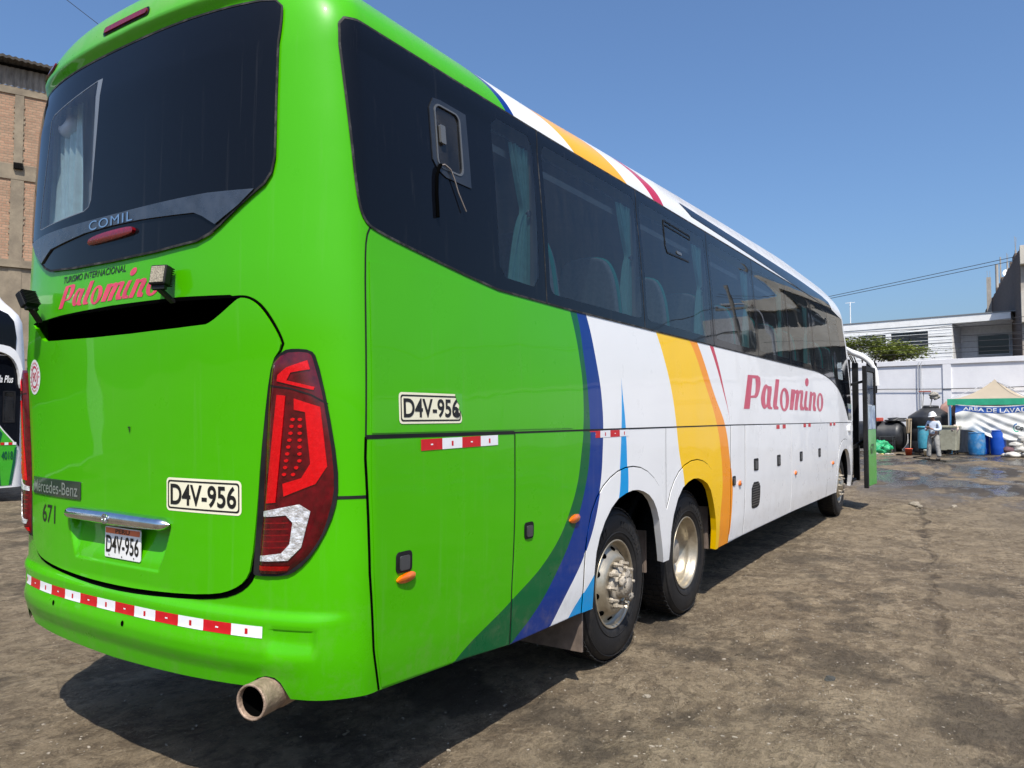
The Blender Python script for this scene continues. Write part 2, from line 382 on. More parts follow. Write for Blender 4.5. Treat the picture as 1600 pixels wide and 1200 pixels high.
# ---------------------------------------------------------------- coach materials
def livery(name):
    t = NT(name); b = t.b
    uv = t.n('ShaderNodeUVMap', uv_map='UVMap'); sx = t.n('ShaderNodeSeparateXYZ'); t.l(uv.outputs[0], sx.inputs[0])
    s = t.math('ABSOLUTE', sx.outputs[0]); v = sx.outputs[1]
    vn = t.math('MULTIPLY', t.math('SUBTRACT', v, .4), 1/4.3)
    def edge(pts):
        """boundary curve s = f(v) -> 1 where the surface lies beyond it"""
        fc = t.n('ShaderNodeFloatCurve'); cv = fc.mapping.curves[0]; f = pchip(pts)
        vs = sorted(set([p[0] for p in pts]))
        ps = [((q-.4)/4.3, f(q)/14) for q in vs if .4 <= q <= 4.7]
        while len(cv.points) < len(ps): cv.points.new(.5, .5)
        for p, q in zip(cv.points, ps): p.location = q; p.handle_type = 'AUTO'
        fc.mapping.use_clip = False; fc.mapping.update(); t.l(vn, fc.inputs[1])
        return t.math('GREATER_THAN', s, t.math('MULTIPLY', fc.outputs[0], 14))
    G = (.060, .40, .0); DG = (.0, .105, .03); B = (.0, .03, .21); W = (.80, .80, .80); LB = (.0, .30, .68)
    Y = (.93, .56, .0); O = (.86, .34, .005); RD = (.52, .012, .05)
    gd = edge([(.4, 1.80), (.536, 1.98), (.704, 2.42), (.862, 2.783), (1.13, 3.075), (1.471, 3.215), (1.79, 3.249), (2.0, 3.22), (2.304, 3.122), (3.0, 2.75), (3.339, 2.535), (3.504, 2.38), (4.0, 1.7), (4.7, .6)])
    db = edge([(.4, 2.32), (.474, 2.441), (.588, 2.665), (.77, 2.905), (.991, 3.109), (1.236, 3.257), (1.468, 3.322), (1.79, 3.315), (2.052, 3.268), (2.301, 3.205), (3.0, 2.78), (3.339, 2.536), (3.504, 2.381), (4.0, 1.701), (4.7, .601)])
    bw = edge([(.4, 2.77), (.481, 2.875), (.601, 3.01), (.817, 3.249), (1.172, 3.45), (1.461, 3.509), (1.77, 3.505), (2.02, 3.44), (2.307, 3.328), (3.0, 2.85), (3.342, 2.618), (3.483, 2.50), (4.0, 1.8), (4.7, .7)])
    l1 = edge([(.4, 3.02), (.484, 3.10), (.669, 3.381), (.9, 3.62), (1.13, 3.736), (1.332, 3.768), (1.587, 3.796), (1.92, 3.812), (2.4, 3.81), (4.7, 3.81)])
    l2 = edge([(.4, 3.34), (.6, 3.52), (.9, 3.82), (1.16, 3.885), (1.332, 3.884), (1.57, 3.868), (1.92, 3.813), (2.4, 3.809), (4.7, 3.809)])
    wy = edge([(.4, 4.99), (1.13, 4.977), (1.4, 4.878), (1.609, 4.824), (1.864, 4.74), (2.093, 4.618), (2.308, 4.464), (3.333, 3.34), (3.453, 3.14), (4.0, 2.2), (4.7, 1.2)])
    yo = edge([(.4, 5.95), (.798, 5.96), (1.0, 6.0), (1.298, 5.97), (1.592, 5.849), (1.971, 5.529), (2.307, 5.197), (3.333, 3.34), (3.453, 3.14), (4.0, 2.2), (4.7, 1.2)])
    ow = edge([(.4, 6.345), (.756, 6.337), (1.286, 6.225), (1.59, 6.087), (1.837, 5.823), (2.303, 5.397), (3.314, 4.18), (3.47, 3.88), (4.0, 3.0), (4.7, 2.0)])
    r1 = edge([(.4, 6.24), (1.618, 6.238), (1.9, 6.06), (2.316, 5.72), (3.302, 4.689), (3.419, 4.518), (3.51, 4.36), (4.0, 3.5), (4.7, 2.6)])
    r2 = edge([(.4, 6.24), (1.618, 6.239), (1.9, 6.10), (2.310, 5.832), (3.305, 4.888), (3.447, 4.74), (3.51, 4.60), (4.0, 3.8), (4.7, 2.9)])
    hi_ = t.math('GREATER_THAN', v, 3.0)
    O = t.mix(hi_, (.90, .30, .0), (.92, .43, .012))
    c = G
    for m, q in ((gd, DG), (db, B), (bw, W), (l1, LB), (l2, W), (wy, Y), (yo, O), (ow, W), (r1, RD), (r2, W)): c = t.mix(m, c, q)
    co = t.geo()
    # dust on the top surfaces of the roof, thin runs and a grubby lower edge: wear that belongs to the surface
    dust = t.noise(t.geo((3, 3, 1.2)), 2.2, 6, .65)
    roofm = t.math('MULTIPLY', t.mapr(v, 3.42, 3.52, 0, .8), t.mapr(s, 4.4, 5.4, .25, 1))
    c = t.mix(t.math('MULTIPLY', roofm, t.mapr(dust, .25, .6, .2, 1)), c, (.50, .44, .35))
    low = t.mapr(v, 1.1, .46, 0, .45)
    spk = t.noise(co, 9, 8, .75)
    c = t.mix(t.math('MULTIPLY', low, t.mapr(spk, .5, .72, 0, .55)), c, (.25, .2, .14))
    streak = t.noise(t.geo((9, 9, .35)), 2.6, 4, .6)
    c = t.mix(t.mapr(streak, .58, .85, 0, .06), c, (.45, .42, .33))
    t.l(c, b.inputs['Base Color'])
    t.l(t.mapr(t.noise(co, 3, 6, .7), .3, .75, .24, .42), b.inputs['Roughness'])
    b.inputs['Coat Weight'].default_value = .42; b.inputs['Coat Roughness'].default_value = .03; b.inputs['Specular IOR Level'].default_value = .10
    wob = t.noise(t.geo((1, 1, 1)), 1.5, 2, .45)
    n1 = t.bump(wob, .22, .035); n2 = n1
    t.l(n1, b.inputs['Coat Normal']); t.l(n2, b.inputs['Normal'])
    return t.m
PAINT = livery('coach_paint')
def glass_mat(name, tint, refl=1.0, dusty=.04, wave=.0):
    t = NT(name); m = t.m
    tr = t.n('ShaderNodeBsdfTransparent'); tr.inputs[0].default_value = (*tint, 1)
    gl = t.n('ShaderNodeBsdfGlossy'); gl.inputs['Roughness'].default_value = .012; gl.inputs[0].default_value = (.93, .96, 1, 1)
    df = t.n('ShaderNodeBsdfDiffuse'); df.inputs[0].default_value = (.33, .31, .28, 1)
    fn = t.n('ShaderNodeFresnel'); fn.inputs[0].default_value = 1.52
    fac = t.math('MULTIPLY', fn.outputs[0], refl, True)
    mx = t.n('ShaderNodeMixShader'); t.l(fac, mx.inputs[0]); t.l(tr.outputs[0], mx.inputs[1]); t.l(gl.outputs[0], mx.inputs[2])
    du = t.noise(t.geo((6, 6, 1.2)), 2.5, 6, .65)
    m2 = t.n('ShaderNodeMixShader'); t.l(t.mapr(du, .35, .75, dusty*.3, dusty*1.6), m2.inputs[0]); t.l(mx.outputs[0], m2.inputs[1]); t.l(df.outputs[0], m2.inputs[2])
    if wave:
        bp = t.bump(t.noise(t.geo(), 1.1, 2, .4), wave, .05); t.l(bp, gl.inputs['Normal']); t.l(bp, fn.inputs['Normal'])
    t.l(m2.outputs[0], t.out.inputs[0])
    return m
GLASS = glass_mat('tinted_window_glass', (.56, .64, .66), .85, .02, .09)
CLEAR = glass_mat('clear_window_glass', (.93, .95, .96), .8, .05, .03)
def band_mat():
    t = NT('black_glass_band'); b = t.b
    st = t.noise(t.geo((14, 14, .25)), 2.4, 4, .6)
    c = t.mix(t.mapr(st, .62, .85, 0, .07), (.004, .005, .008), (.25, .25, .25))
    t.l(c, b.inputs['Base Color']); b.inputs['Roughness'].default_value = .05; b.inputs['IOR'].default_value = 1.52; b.inputs['Specular IOR Level'].default_value = .20
    t.l(t.bump(t.noise(t.geo(), 1.1, 2, .4), .10, .05), b.inputs['Normal'])
    return t.m
BAND = band_mat()
BLACK = mat('black_trim', (.008, .008, .009), .55, var=.3, dirt=((.05, .045, .04), .3), spec=.25)
VOID = mat('dark_recess', (.002, .002, .002), .95, spec=.0)
RUBBER = mat('rubber_seal', (.015, .015, .015), .65, var=.3, scale=30, dirt=((.16, .15, .14), .5), spec=.25)
CHROME = mat('chrome_trim', (.72, .74, .76), .12, metal=1, var=.06, scale=20, dirt=((.35, .33, .3), .25))
CHROMED = mat('brushed_trim', (.17, .17, .175), .28, metal=.9, var=.15, scale=14, dirt=((.12, .11, .10), .6))
REDLENS = mat('red_lens_deep', (.085, .0, .003), .10, var=.5, scale=25, coat=.5, spec=.4)
REDBRIGHT = mat('red_lens_bright', (.56, .001, .003), .25, var=.10, scale=50, coat=.3, spec=.3, bump=.15, bscale=200)
REDMID = mat('red_lens_mid', (.17, .0, .003), .2, var=.3, scale=60, coat=.5)
REFLECTOR = mat('silver_reflector', (.88, .86, .86), .2, metal=.45, var=.45, scale=45, bump=1, bscale=42)
AMBER = mat('amber_lens', (.80, .15, .0), .2, var=.15, scale=40, coat=1, bump=.3, bscale=160)
TWHITE = mat('white_reflective_tape', (.78, .78, .80), .35, var=.04, scale=30)
TRED = mat('red_reflective_tape', (.55, .006, .012), .4, var=.1, scale=30)
CREAM = mat('cream_sticker', (.82, .78, .58), .45, var=.05)
INK = mat('black_ink', (.008, .008, .008), .4)
GREENFLAT = mat('green_paint_patch', (.06, .40, .01), .35, coat=.4)
PINK = mat('pink_lettering', (.66, .06, .12), .4, var=.22, scale=14)
CRIMSON = mat('crimson_lettering', (.56, .03, .09), .35, var=.08, coat=.3)
WHITEPLAIN = mat('white_enamel', (.80, .80, .79), .35, var=.04, dirt=((.5, .46, .4), .3))
TYRE = NT('tyre_rubber')
_c = TYRE.coords(); TYRE.l(TYRE.mix(TYRE.mapr(TYRE.noise(_c, 5, 6, .7), .5, .75, 0, .35), (.011, .011, .012), (.085, .072, .058)), TYRE.b.inputs['Base Color']); TYRE.b.inputs['Roughness'].default_value = .62; TYRE.b.inputs['Specular IOR Level'].default_value = .3
TYRE.l(TYRE.bump(TYRE.noise(_c, 60, 3), .25, .004), TYRE.b.inputs['Normal']); TYRE = TYRE.m
RIM = mat('wheel_steel', (.44, .39, .30), .36, metal=.70, var=.16, scale=9, dirt=((.22, .17, .12), .65), bump=.12)
HUBM = mat('hub_grime', (.42, .37, .30), .6, metal=.35, var=.3, scale=18, dirt=((.12, .10, .08), .7), bump=.4)
RUST = mat('exhaust_steel', (.36, .26, .19), .55, metal=.4, var=.3, scale=14, dirt=((.10, .06, .04), .8), bump=.5)
UNDER = mat('chassis_black', (.007, .0065, .006), .9, var=.4, spec=.1)
FLAP = mat('mudflap_rubber', (.16, .12, .095), .85, var=.25, scale=12, dirt=((.05, .04, .035), .6))
CURTAIN = mat('teal_curtain', (.22, .50, .48), .8, var=.12, scale=20)
CURTAINB = mat('pale_blue_curtain', (.66, .88, .90), .8, var=.1, scale=20)
SEATM = mat('seat_fabric', (.30, .31, .34), .9, var=.2, scale=40)
SEATE = mat('seat_edge_teal', (.02, .42, .36), .6)
INTER = mat('cabin_lining', (.42, .40, .37), .8, var=.08)
CABF = mat('cabin_floor', (.05, .05, .055), .8)
LAMPG = mat('work_lamp_glass', (.30, .26, .19), .25, var=.25, scale=60, bump=.6, bscale=120)
# ---------------------------------------------------------------- the coach
def sst(a, b, x):
    t = max(0, min(1, (x-a)/(b-a))); return t*t*(3-2*t)
def skin_extra(s, v):
    a = abs(s)
    if a > 1.4: return 0
    rf = 1-sst(.95, 1.32, a)
    e = .04*sst(3.405, 3.475, v)*(1-sst(3.75, 4.1, v))*(1-sst(1.0, 1.35, a))
    e += .018*(1-sst(.855, .90, v))*(1-sst(1.15, 1.35, a))
    e -= .016*sst(.70, .78, v)*(1-sst(.822, .834, v))*sst(.97, 1.0, a)*(1-sst(1.16, 1.20, a))
    e += .012*sst(.62, .70, v)*(1-sst(.72, .80, v))*(1-sst(.9, 1.2, a))
    return e
def on(off): return lambda s, v, d=0: P(s, v, off+d+skin_extra(s, v) or 1e-9)
LX = sorted(set(lines()[0]+[k*q for q in fr(.92, 1.24, .02) for k in (1, -1)])); LY = sorted(set(lines()[1]+fr(.68, .92, .02)+fr(3.38, 3.5, .015)))
def part(name, polys, off, mats, parent=None, skirt=0, fmap=None, xs=None, ys=None):
    return lay(name, polys2tri(polys), mats, fmap or on(off), parent, xs or LX, ys or LY, skirt)
def put_text(txt, box, off, m, shear=0, bold=0, space=1.0, fmap=None, parent=None, name='lettering', skirt=0):
    return lay(name, text_bm(txt, *box, shear=shear, bold=bold, space=space), m, fmap or on(off), parent, fr(box[0], box[1], .06) if box[1] > box[0] else [], fr(box[2], box[3], .08), skirt)
bus = empty('coach', (0, 0, 0), 0, 'big green and white three-axle coach with yellow sweeps, filling most of the picture', 'bus')

ARCH1 = smooth([(3.40, .46), (3.388, .766), (3.476, .954), (3.668, 1.107), (3.907, 1.156), (4.099, 1.148), (4.302, 1.08), (4.43, .944), (4.499, .756), (4.575, .56)], 1)
ARCH2 = smooth([(4.69, .56), (4.703, .843), (4.876, 1.072), (5.137, 1.149), (5.368, 1.141), (5.612, 1.059), (5.735, .885), (5.82, .70), (5.865, .462)], 1)
ARCH3 = smooth([(11.98, .45), (12.0, .75), (12.147, .968), (12.38, 1.09), (12.642, 1.128), (12.90, 1.09), (13.07, .969), (13.24, .7), (13.31, .45)], 1)
BOT = [(0, .565), (.5, .575), (.88, .585), (.898, .599), (.93, .625), (.972, .638), (1.01, .634), (1.036, .614), (1.073, .551), (1.2, .549), (1.381, .545), (1.435, .546), (2.04, .512), (2.457, .476), (3.265, .464)]
right = BOT+ARCH1+ARCH2+[(6.7, .474), (9, .476), (11.8, .452)]+ARCH3+[(13.42, .45)]
outer = right+[(13.50, .45), (13.50, 2.66), (14.62, 2.66), (14.62, .45), (S3, .42), (S3, VTOP-.002)]
outer_l = mir(right+[(S3, .42), (S3, VTOP-.002)])
outline = outer_l[:-1]+outer
BANDP = smooth([(1.318, 3.29), (1.35, 2.85), (1.372, 2.56), (1.40, 2.468), (1.46, 2.438), (1.822, 2.385), (2.08, 2.35)], 2)+[(2.354, 2.318), (3.1, 2.306), (10.4, 2.302)]+smooth([(10.6, 2.298), (11.3, 2.262), (11.97, 2.169), (12.5, 2.0), (12.9, 1.72), (13.05, 1.60)], 2)+[(13.36, 1.585), (13.36, 3.29), (12.4, 3.322), (1.40, 3.332), (1.34, 3.322)]
RWR = [(0, 3.408), (.555, 3.407), (.98, 3.404), (1.05, 3.396), (1.078, 3.36), (1.062, 3.15), (1.048, 2.95), (1.036, 2.72), (1.02, 2.655), (.985, 2.61), (.93, 2.575), (.86, 2.53), (.76, 2.462), (.70, 2.428), (.62, 2.404), (.35, 2.387), (0, 2.382)]
RWIN = RWR[::-1]+[(-a, b) for a, b in RWR[1:-1]]
RWIN = RWR+[(-a, b) for a, b in reversed(RWR[1:-1])]
SLOT = [(-.80, 2.155), (-.5, 2.168), (0, 2.178), (.5, 2.176), (.80, 2.165), (.835, 2.15), (.70, 2.04), (.69, 2.0), (-.69, 2.0), (-.70, 2.03), (-.835, 2.13)]
POCKET = [(-.47, .97), (.48, .97), (.48, 1.22), (-.47, 1.22)]
pieces = [part('paint', [outline, BANDP, mir(BANDP), RWIN, SLOT, POCKET], 0, PAINT)]
# seams, all part of the body's own mesh
def seam(pts, w, m=BLACK, off=.0014): pieces.append(part('seam', [offset_line(pts, w)], off, m))
for k in (1, -1):
    q = lambda pts: [(k*a, b) for a, b in pts]
    seam(q([(1.372, 1.583), (2.46, 1.580)]), .017); seam(q([(2.46, 1.580), (6.3, 1.578), (9, 1.566), (13.38, 1.55)]), .010)
    seam(q(smooth([(1.47, 2.462), (1.435, 2.45), (1.41, 2.40), (1.401, 2.30), (1.385, 1.95), (1.372, 1.583)], 1)), .008)
    seam(q([(1.372, 1.583), (1.368, 1.50), (1.388, 1.031), (1.42, .72), (1.442, .548)]), .012, VOID)
    seam(q([(2.464, 1.575), (2.46, 1.2), (2.443, .80), (2.441, .48)]), .010)
    seam(q([(4.60, 1.576), (4.592, .97)]), .005)
    seam(q([(6.268, 1.575), (6.25, 1.285), (6.25, .478)]), .009); seam(q([(6.748, 1.572), (6.73, 1.1), (6.72, .478)]), .013)
    for x in (7.68, 9.95): seam(q([(x, 1.56), (x, .48)]), .004, mat('faint_panel_line', (.5, .5, .5), .5) if 'faint_panel_line' not in MATS else MATS['faint_panel_line'])
    for x in (8.76, 11.12): seam(q([(x, 1.56), (x, .48)]), .006, MATS['faint_panel_line'])
    seam(q([(11.12, .72), (11.13, .46)]), .012)
    seam(q([(1.256, 1.344), (1.372, 1.344)]), .013)
    seam(q([(13.40, 1.55), (13.42, .46)]), .012)
    # rubber edge of the window band
    seam(q([(a, b) for a, b in BANDP+BANDP[:1]]), .011, RUBBER, .004)
# lid gap: black joint round the lid
LIDR = [(.0, .874), (.236, .879), (.561, .896), (.741, .918), (.829, .948), (.885, .99), (.91, 1.037), (.93, 1.3), (.945, 1.487), (.99, 1.873), (1.058, 1.947), (1.044, 1.99), (1.021, 2.034), (.996, 2.074), (.966, 2.112), (.932, 2.139), (.892, 2.156), (.86, 2.160), (.83, 2.16)]
LIDG = smooth(LIDR+[(-a, b) for a, b in reversed(LIDR[1:])], 1, True)
pieces.append(part('gap', [LIDG, POCKET, SLOT], .002, VOID))
# roof: long dark glazed strip along the raised roof (both sides)
STRIP = [(5.33, 3.468), (5.56, 3.392), (9.9, 3.330), (12.42, 3.318), (12.2, 3.40), (11.6, 3.425), (9.1, 3.435), (6.4, 3.455)]
for p in (STRIP, mir(STRIP)): pieces.append(part('strip', [p], .004, BAND))
# paint chips on the upper side panel
for cx, cy, rx, ry in ((2.405, 2.152, .010, .026), (2.375, 2.155, .005, .012), (2.36, 2.14, .003, .006)): pieces.append(part('chip', [ell(cx, cy, rx, ry, 9)], .0016, BLACK))
pieces.append(part('chip', [[(.13, 1.62), (.15, 1.62), (.143, 1.595), (.138, 1.595), (.142, 1.613), (.13, 1.613)]], .016, INK))
body = join(pieces, 'body', bus)
# wing of paint behind the corner seam: side hatches, each a panel of its own standing 3 mm proud
def hatch(poly, name='side_hatch', off=.0035):
    for k in (1, -1): part(name, [poly if k == 1 else mir(poly)], off, PAINT, bus, skirt=.0025)
hatch([(1.398, 1.566), (1.395, 1.35), (1.41, 1.03), (1.44, .72), (1.458, .556), (2.04, .52), (2.43, .482), (2.434, .8), (2.448, 1.2), (2.452, 1.566)], 'engine_hatch')
hatch([(1.422, 2.30), (1.47, 2.305), (1.828, 2.317), (2.33, 2.300), (2.355, 2.295), (3.1, 2.285), (3.1, 1.595), (1.40, 1.598)], 'engine_hatch', .003)
hatch([(2.474, 1.566), (2.470, 1.2), (2.455, .8), (2.452, .484), (3.23, .470), (3.25, .86), (3.32, 1.06), (3.40, 1.16), (3.40, 1.566)])
hatch([(6.282, 1.566), (6.262, 1.28), (6.262, .482), (6.71, .482), (6.72, 1.1), (6.735, 1.566)])
hatch([(6.764, 1.562), (6.745, 1.1), (6.735, .484), (8.75, .484), (8.75, 1.556)])
hatch([(8.77, 1.556), (8.77, .484), (11.10, .464), (11.10, 1.545)])
# wheel arch flares
def flare(pts_out, pts_in, inner_lines, name='wheel_arch'):
    for k in (1, -1):
        pl = pts_out+pts_in
        f = part(name, [pl if k == 1 else mir(pl)], .007, PAINT, bus, skirt=.004)
        g = part('j', [offset_line([(k*a, b) for a, b in pts_out], .016)], .0022, VOID)
        vs, fs, uv = [], [], []
        for ln in inner_lines:
            b0 = len(vs)
            for a, b in ln:
                for d in (.007, -.042): vs.append(P(k*a, b, d)); uv.append((k*a, b))
            fs += [(b0+2*i, b0+2*i+1, b0+2*i+3, b0+2*i+2) if k == 1 else (b0+2*i+2, b0+2*i+3, b0+2*i+1, b0+2*i) for i in range(len(ln)-1)]
        me = bpy.data.meshes.new('lip'); me.from_pydata(vs, [], fs); ul = me.uv_layers.new(name='UVMap')
        for lp in me.loops: ul.data[lp.index].uv = uv[lp.vertex_index]
        me.update(); lip = link('lip', me, PAINT)
        join([f, g, lip], name, bus)
O1 = smooth([(3.259, .466), (3.262, .80), (3.30, 1.02), (3.448, 1.19), (3.67, 1.288), (3.91, 1.321), (4.168, 1.291), (4.411, 1.18), (4.54, 1.03), (4.598, .954)], 1)
O2 = smooth([(4.60, .956), (4.715, 1.129), (4.923, 1.253), (5.233, 1.305), (5.518, 1.267), (5.718, 1.166), (5.85, 1.0), (5.915, .8), (5.94, .462)], 1)
flare(O1+O2[1:], ARCH2[::-1]+ARCH1[::-1], [ARCH1+ARCH2])
O3 = smooth([(11.86, .452), (11.88, .80), (12.0, 1.06), (12.25, 1.22), (12.6, 1.285), (12.95, 1.24), (13.2, 1.08), (13.36, .8), (13.40, .45)], 1)
flare(O3, ARCH3[::-1], [ARCH3])
# engine lid with its number-plate recess
def lid_fn(s, v, d=0):
    # trapezoid pocket below the handle, deepest under it
    hw = .34+.07*(v-.99)/.2
    e = (1-sst(hw-.012, hw+.014, abs(s-.012)))*sst(.985, 1.0, v)*(1-sst(1.175, 1.20, v))
    dep = .004+.040*sst(.985, 1.17, v)
    r = .02*(1-sst(.0, .06, min(abs(abs(s)-.93) if v > 1 else 1, 1)))*0
    lip = .006*(1-sst(.88, .93, v))
    return P(s, v, .012+d-e*dep+lip+skin_extra(s, max(v, .93))+1e-9)
LIDP = [(.0, .899), (.236, .903), (.55, .919), (.72, .938), (.80, .962), (.862, 1.0), (.892, 1.055), (.918, 1.3), (.935, 1.487), (.972, 1.75), (1.0, 1.885), (1.047, 1.945), (1.033, 1.985), (1.010, 2.027), (.985, 2.065), (.957, 2.101), (.926, 2.128), (.89, 2.146), (.855, 2.148), (.82, 2.128), (.76, 2.090), (.70, 2.058), (.66, 2.046), (0, 2.034)]
LIDP = smooth(LIDP+[(-a, b) for a, b in reversed(LIDP[1:-1])], 1, True)
xs_l = sorted(set(LX+fr(-.46, .46, .02)+[k*(q+.012) for q in fr(.33, .43, .008) for k in (1, -1)])); ys_l = sorted(set(fr(.88, 2.16, .04)+fr(.97, 1.21, .008)))
lid = part('engine_lid', [LIDP], 0, PAINT, bus, skirt=.02, fmap=lid_fn, xs=xs_l, ys=ys_l)
# slot above the lid: a real dark box
mb = MB(); mb.box(.088, .40, -.85, .85, 1.99, 2.19)
sb = mb.build('air_slot', VOID, bus)
sb.data.flip_normals()
# keep only the inner faces open to the rear
bm = bmesh.new(); bm.from_mesh(sb.data); bm.faces.ensure_lookup_table()
bmesh.ops.delete(bm, geom=[f for f in bm.faces if f.calc_center_median().x < .1], context='FACES_ONLY'); bm.to_mesh(sb.data); bm.free()
onlid = lambda off: (lambda s, v, d=0: lid_fn(s, v, off+d))
# chrome handle with its round three-armed emblem
mb = MB(); ring = []
for i in range(41):
    s = -.41+.84*i/40; e = min(1, (20-abs(i-20))/2.2); h = (.034-.006*abs(i-20)/20)*math.sqrt(max(.02, min(1, e))); row = []
    for j in range(11):
        a = math.pi*j/10; vv = 1.200+math.cos(a)*h; dd = .012+math.sin(a)**.7*.042*math.sqrt(max(.05, min(1, e))); row.append(P(s, vv, dd+skin_extra(s, 1.2)))
    ring.append(row)
mb.add([p for r in ring for p in r], [(i*11+j, (i+1)*11+j, (i+1)*11+j+1, i*11+j+1) for i in range(40) for j in range(10)], 0, True)
handle = mb.build('handle', CHROME, lid)
mb = MB(); c0 = Vector(P(.005, 1.20, .056)); n0 = Vector(N(.005, 1.2))
for k in range(24):
    a, b = 2*math.pi*k/24, 2*math.pi*(k+1)/24
    mb.bar(c0+Vector((0, math.cos(a), math.sin(a)))*.021, c0+Vector((0, math.cos(b), math.sin(b)))*.021, .004)
for k in range(3):
    a = math.pi/2+2*math.pi*k/3; mb.bar(c0, c0+Vector((0, math.cos(a), math.sin(a)))*.02, .004)
mb.build('emblem', CHROME, handle)
# number plate in the pocket
def plate_fn(s, v, d=0): return P(s, v, .010+d)
pl = part('number_plate', [rect(-.068, .218, 1.018, 1.158, .008)], 0, WHITEPLAIN, lid, skirt=.004, fmap=plate_fn)
ps = [part('t', [rect(-.062, .212, 1.128, 1.153)], 0, mat('plate_orange', (.70, .16, .06), .5, var=.2), fmap=lambda s, v, d=0: plate_fn(s, v, .0012)),
      put_text('PERU', (.02, .135, 1.131, 1.150), 0, INK, bold=.02, fmap=lambda s, v, d=0: plate_fn(s, v, .002)),
      put_text('D4V-956', (-.056, .206, 1.040, 1.120), 0, INK, bold=.015, fmap=lambda s, v, d=0: plate_fn(s, v, .002)),
      part('t', [ell(-.03, 1.03, .004, .004, 10), ell(.075, 1.028, .004, .004, 10), ell(.17, 1.03, .004, .004, 10)], 0, INK, fmap=lambda s, v, d=0: plate_fn(s, v, .002))]
join(ps, 'plate_lettering', pl)
# stickers
def number_sticker(box, f, parent, torn=False):
    s0, s1, v0, v1 = box; h = v1-v0
    o = [part('t', [rect(s0, s1, v0, v1, h*.14)], 0, CREAM, fmap=f(.001)),
         part('t', [rect(s0+.010, s1-.010, v0+.010, v1-.010, h*.10), rect(s0+.017, s1-.017, v0+.017, v1-.017, h*.08)], 0, INK, fmap=f(.0018)),
         put_text('D4V-956', (s0+.028, s1-.026, v0+.026, v1-.024), 0, INK, bold=.022, fmap=f(.0024))]
    if torn:
        o.append(part('t', [[(s1-.052, v1+.003), (s1+.003, v1+.003), (s1+.003, v0+.045), (s1-.004, v0+.03), (s1-.010, v0+.052), (s1-.018, v0+.058), (s1-.026, v0+.068), (s1-.020, v0+.085), (s1-.034, v0+.098), (s1-.046, v1-.018)]], 0, GREENFLAT, fmap=f(.0032)))
        o.append(put_text('6', (s1-.060, s1-.018, v0+.026, v0+.07), 0, INK, bold=.02, fmap=f(.0036)))
    return join(o, 'number_sticker', parent)
number_sticker((.403, .842, 1.262, 1.404), onlid, lid)
number_sticker((1.560, 2.0, 1.634, 1.769), lambda e: on(.004+e), bus, True)
badge = part('maker_badge', [rect(-.868, -.285, 1.264, 1.350, .006)], 0, mat('dark_badge', (.02, .035, .03), .3, coat=.6), lid, skirt=.004, fmap=onlid(.005))
put_text('Mercedes-Benz', (-.845, -.31, 1.276, 1.338), 0, mat('badge_silver', (.35, .38, .36), .35, metal=.5), bold=.004, fmap=onlid(.0066), parent=badge)
put_text('671', (-.722, -.555, 1.125, 1.218), 0, INK, bold=.012, fmap=onlid(.001), parent=lid, name='fleet_number')
# round 90 sticker
cx, cy = -.845, 1.872
o = [part('t', [ell(cx, cy, .098, .092, 36)], 0, WHITEPLAIN, fmap=onlid(.001)), part('t', [ell(cx, cy, .062, .060, 36), ell(cx, cy, .050, .048, 36)], 0, CRIMSON, fmap=onlid(.0016)),
     put_text('90', (cx-.036, cx+.036, cy-.026, cy+.026), 0, CRIMSON, bold=.012, fmap=onlid(.0018))]
for k in range(20):
    if k in (9, 19): continue
    a = 2*math.pi*k/20; o.append(part('t', [[(cx+.078*math.cos(a)+.008*math.cos(a+q)*1.2, cy+.075*math.sin(a)+.008*math.sin(a+q)) for q in (0, 1.9, 3.14, 4.4)]], 0, CRIMSON, fmap=onlid(.0016)))
join(o, 'speed_limit_sticker', lid)
# sweeping word mark (rear and side)
def wordmark(box, f, m, shear, parent):
    pts = [p for g in WORDMARK for p in g]; a0, a1 = min(p[0] for p in pts), max(p[0] for p in pts); b0, b1 = min(p[1] for p in pts), max(p[1] for p in pts)
    s0, s1, v0, v1 = box
    gl = [[(s0+(a-a0)/(a1-a0)*(s1-s0)+shear*(b-b0)/(b1-b0), v0+(b-b0)/(b1-b0)*(v1-v0)) for a, b in g] for g in WORDMARK]
    groups = [gl[0:2], gl[2:4], [gl[4]], gl[5:7], [gl[7]], [gl[8]], [gl[9]], [gl[10]], gl[11:13]]
    return join([part('t', g, 0, m, fmap=f, xs=fr(s0, s1+shear, .08), ys=fr(v0, v1, .05)) for g in groups], 'operator_name', parent)
wordmark((6.72, 10.87, 1.717, 2.174), on(.002), CRIMSON, 0, bus)
wordmark((-.525, .36, 2.195, 2.335), on(.0015), PINK, .05, bus)
put_text('TURISMO INTERNACIONAL', (-.467, .113, 2.324, 2.356), .0015, INK, shear=.25, bold=.012, parent=bus, name='operator_line')
mat('frame_edge_soft', (.16, .18, .21), .4)
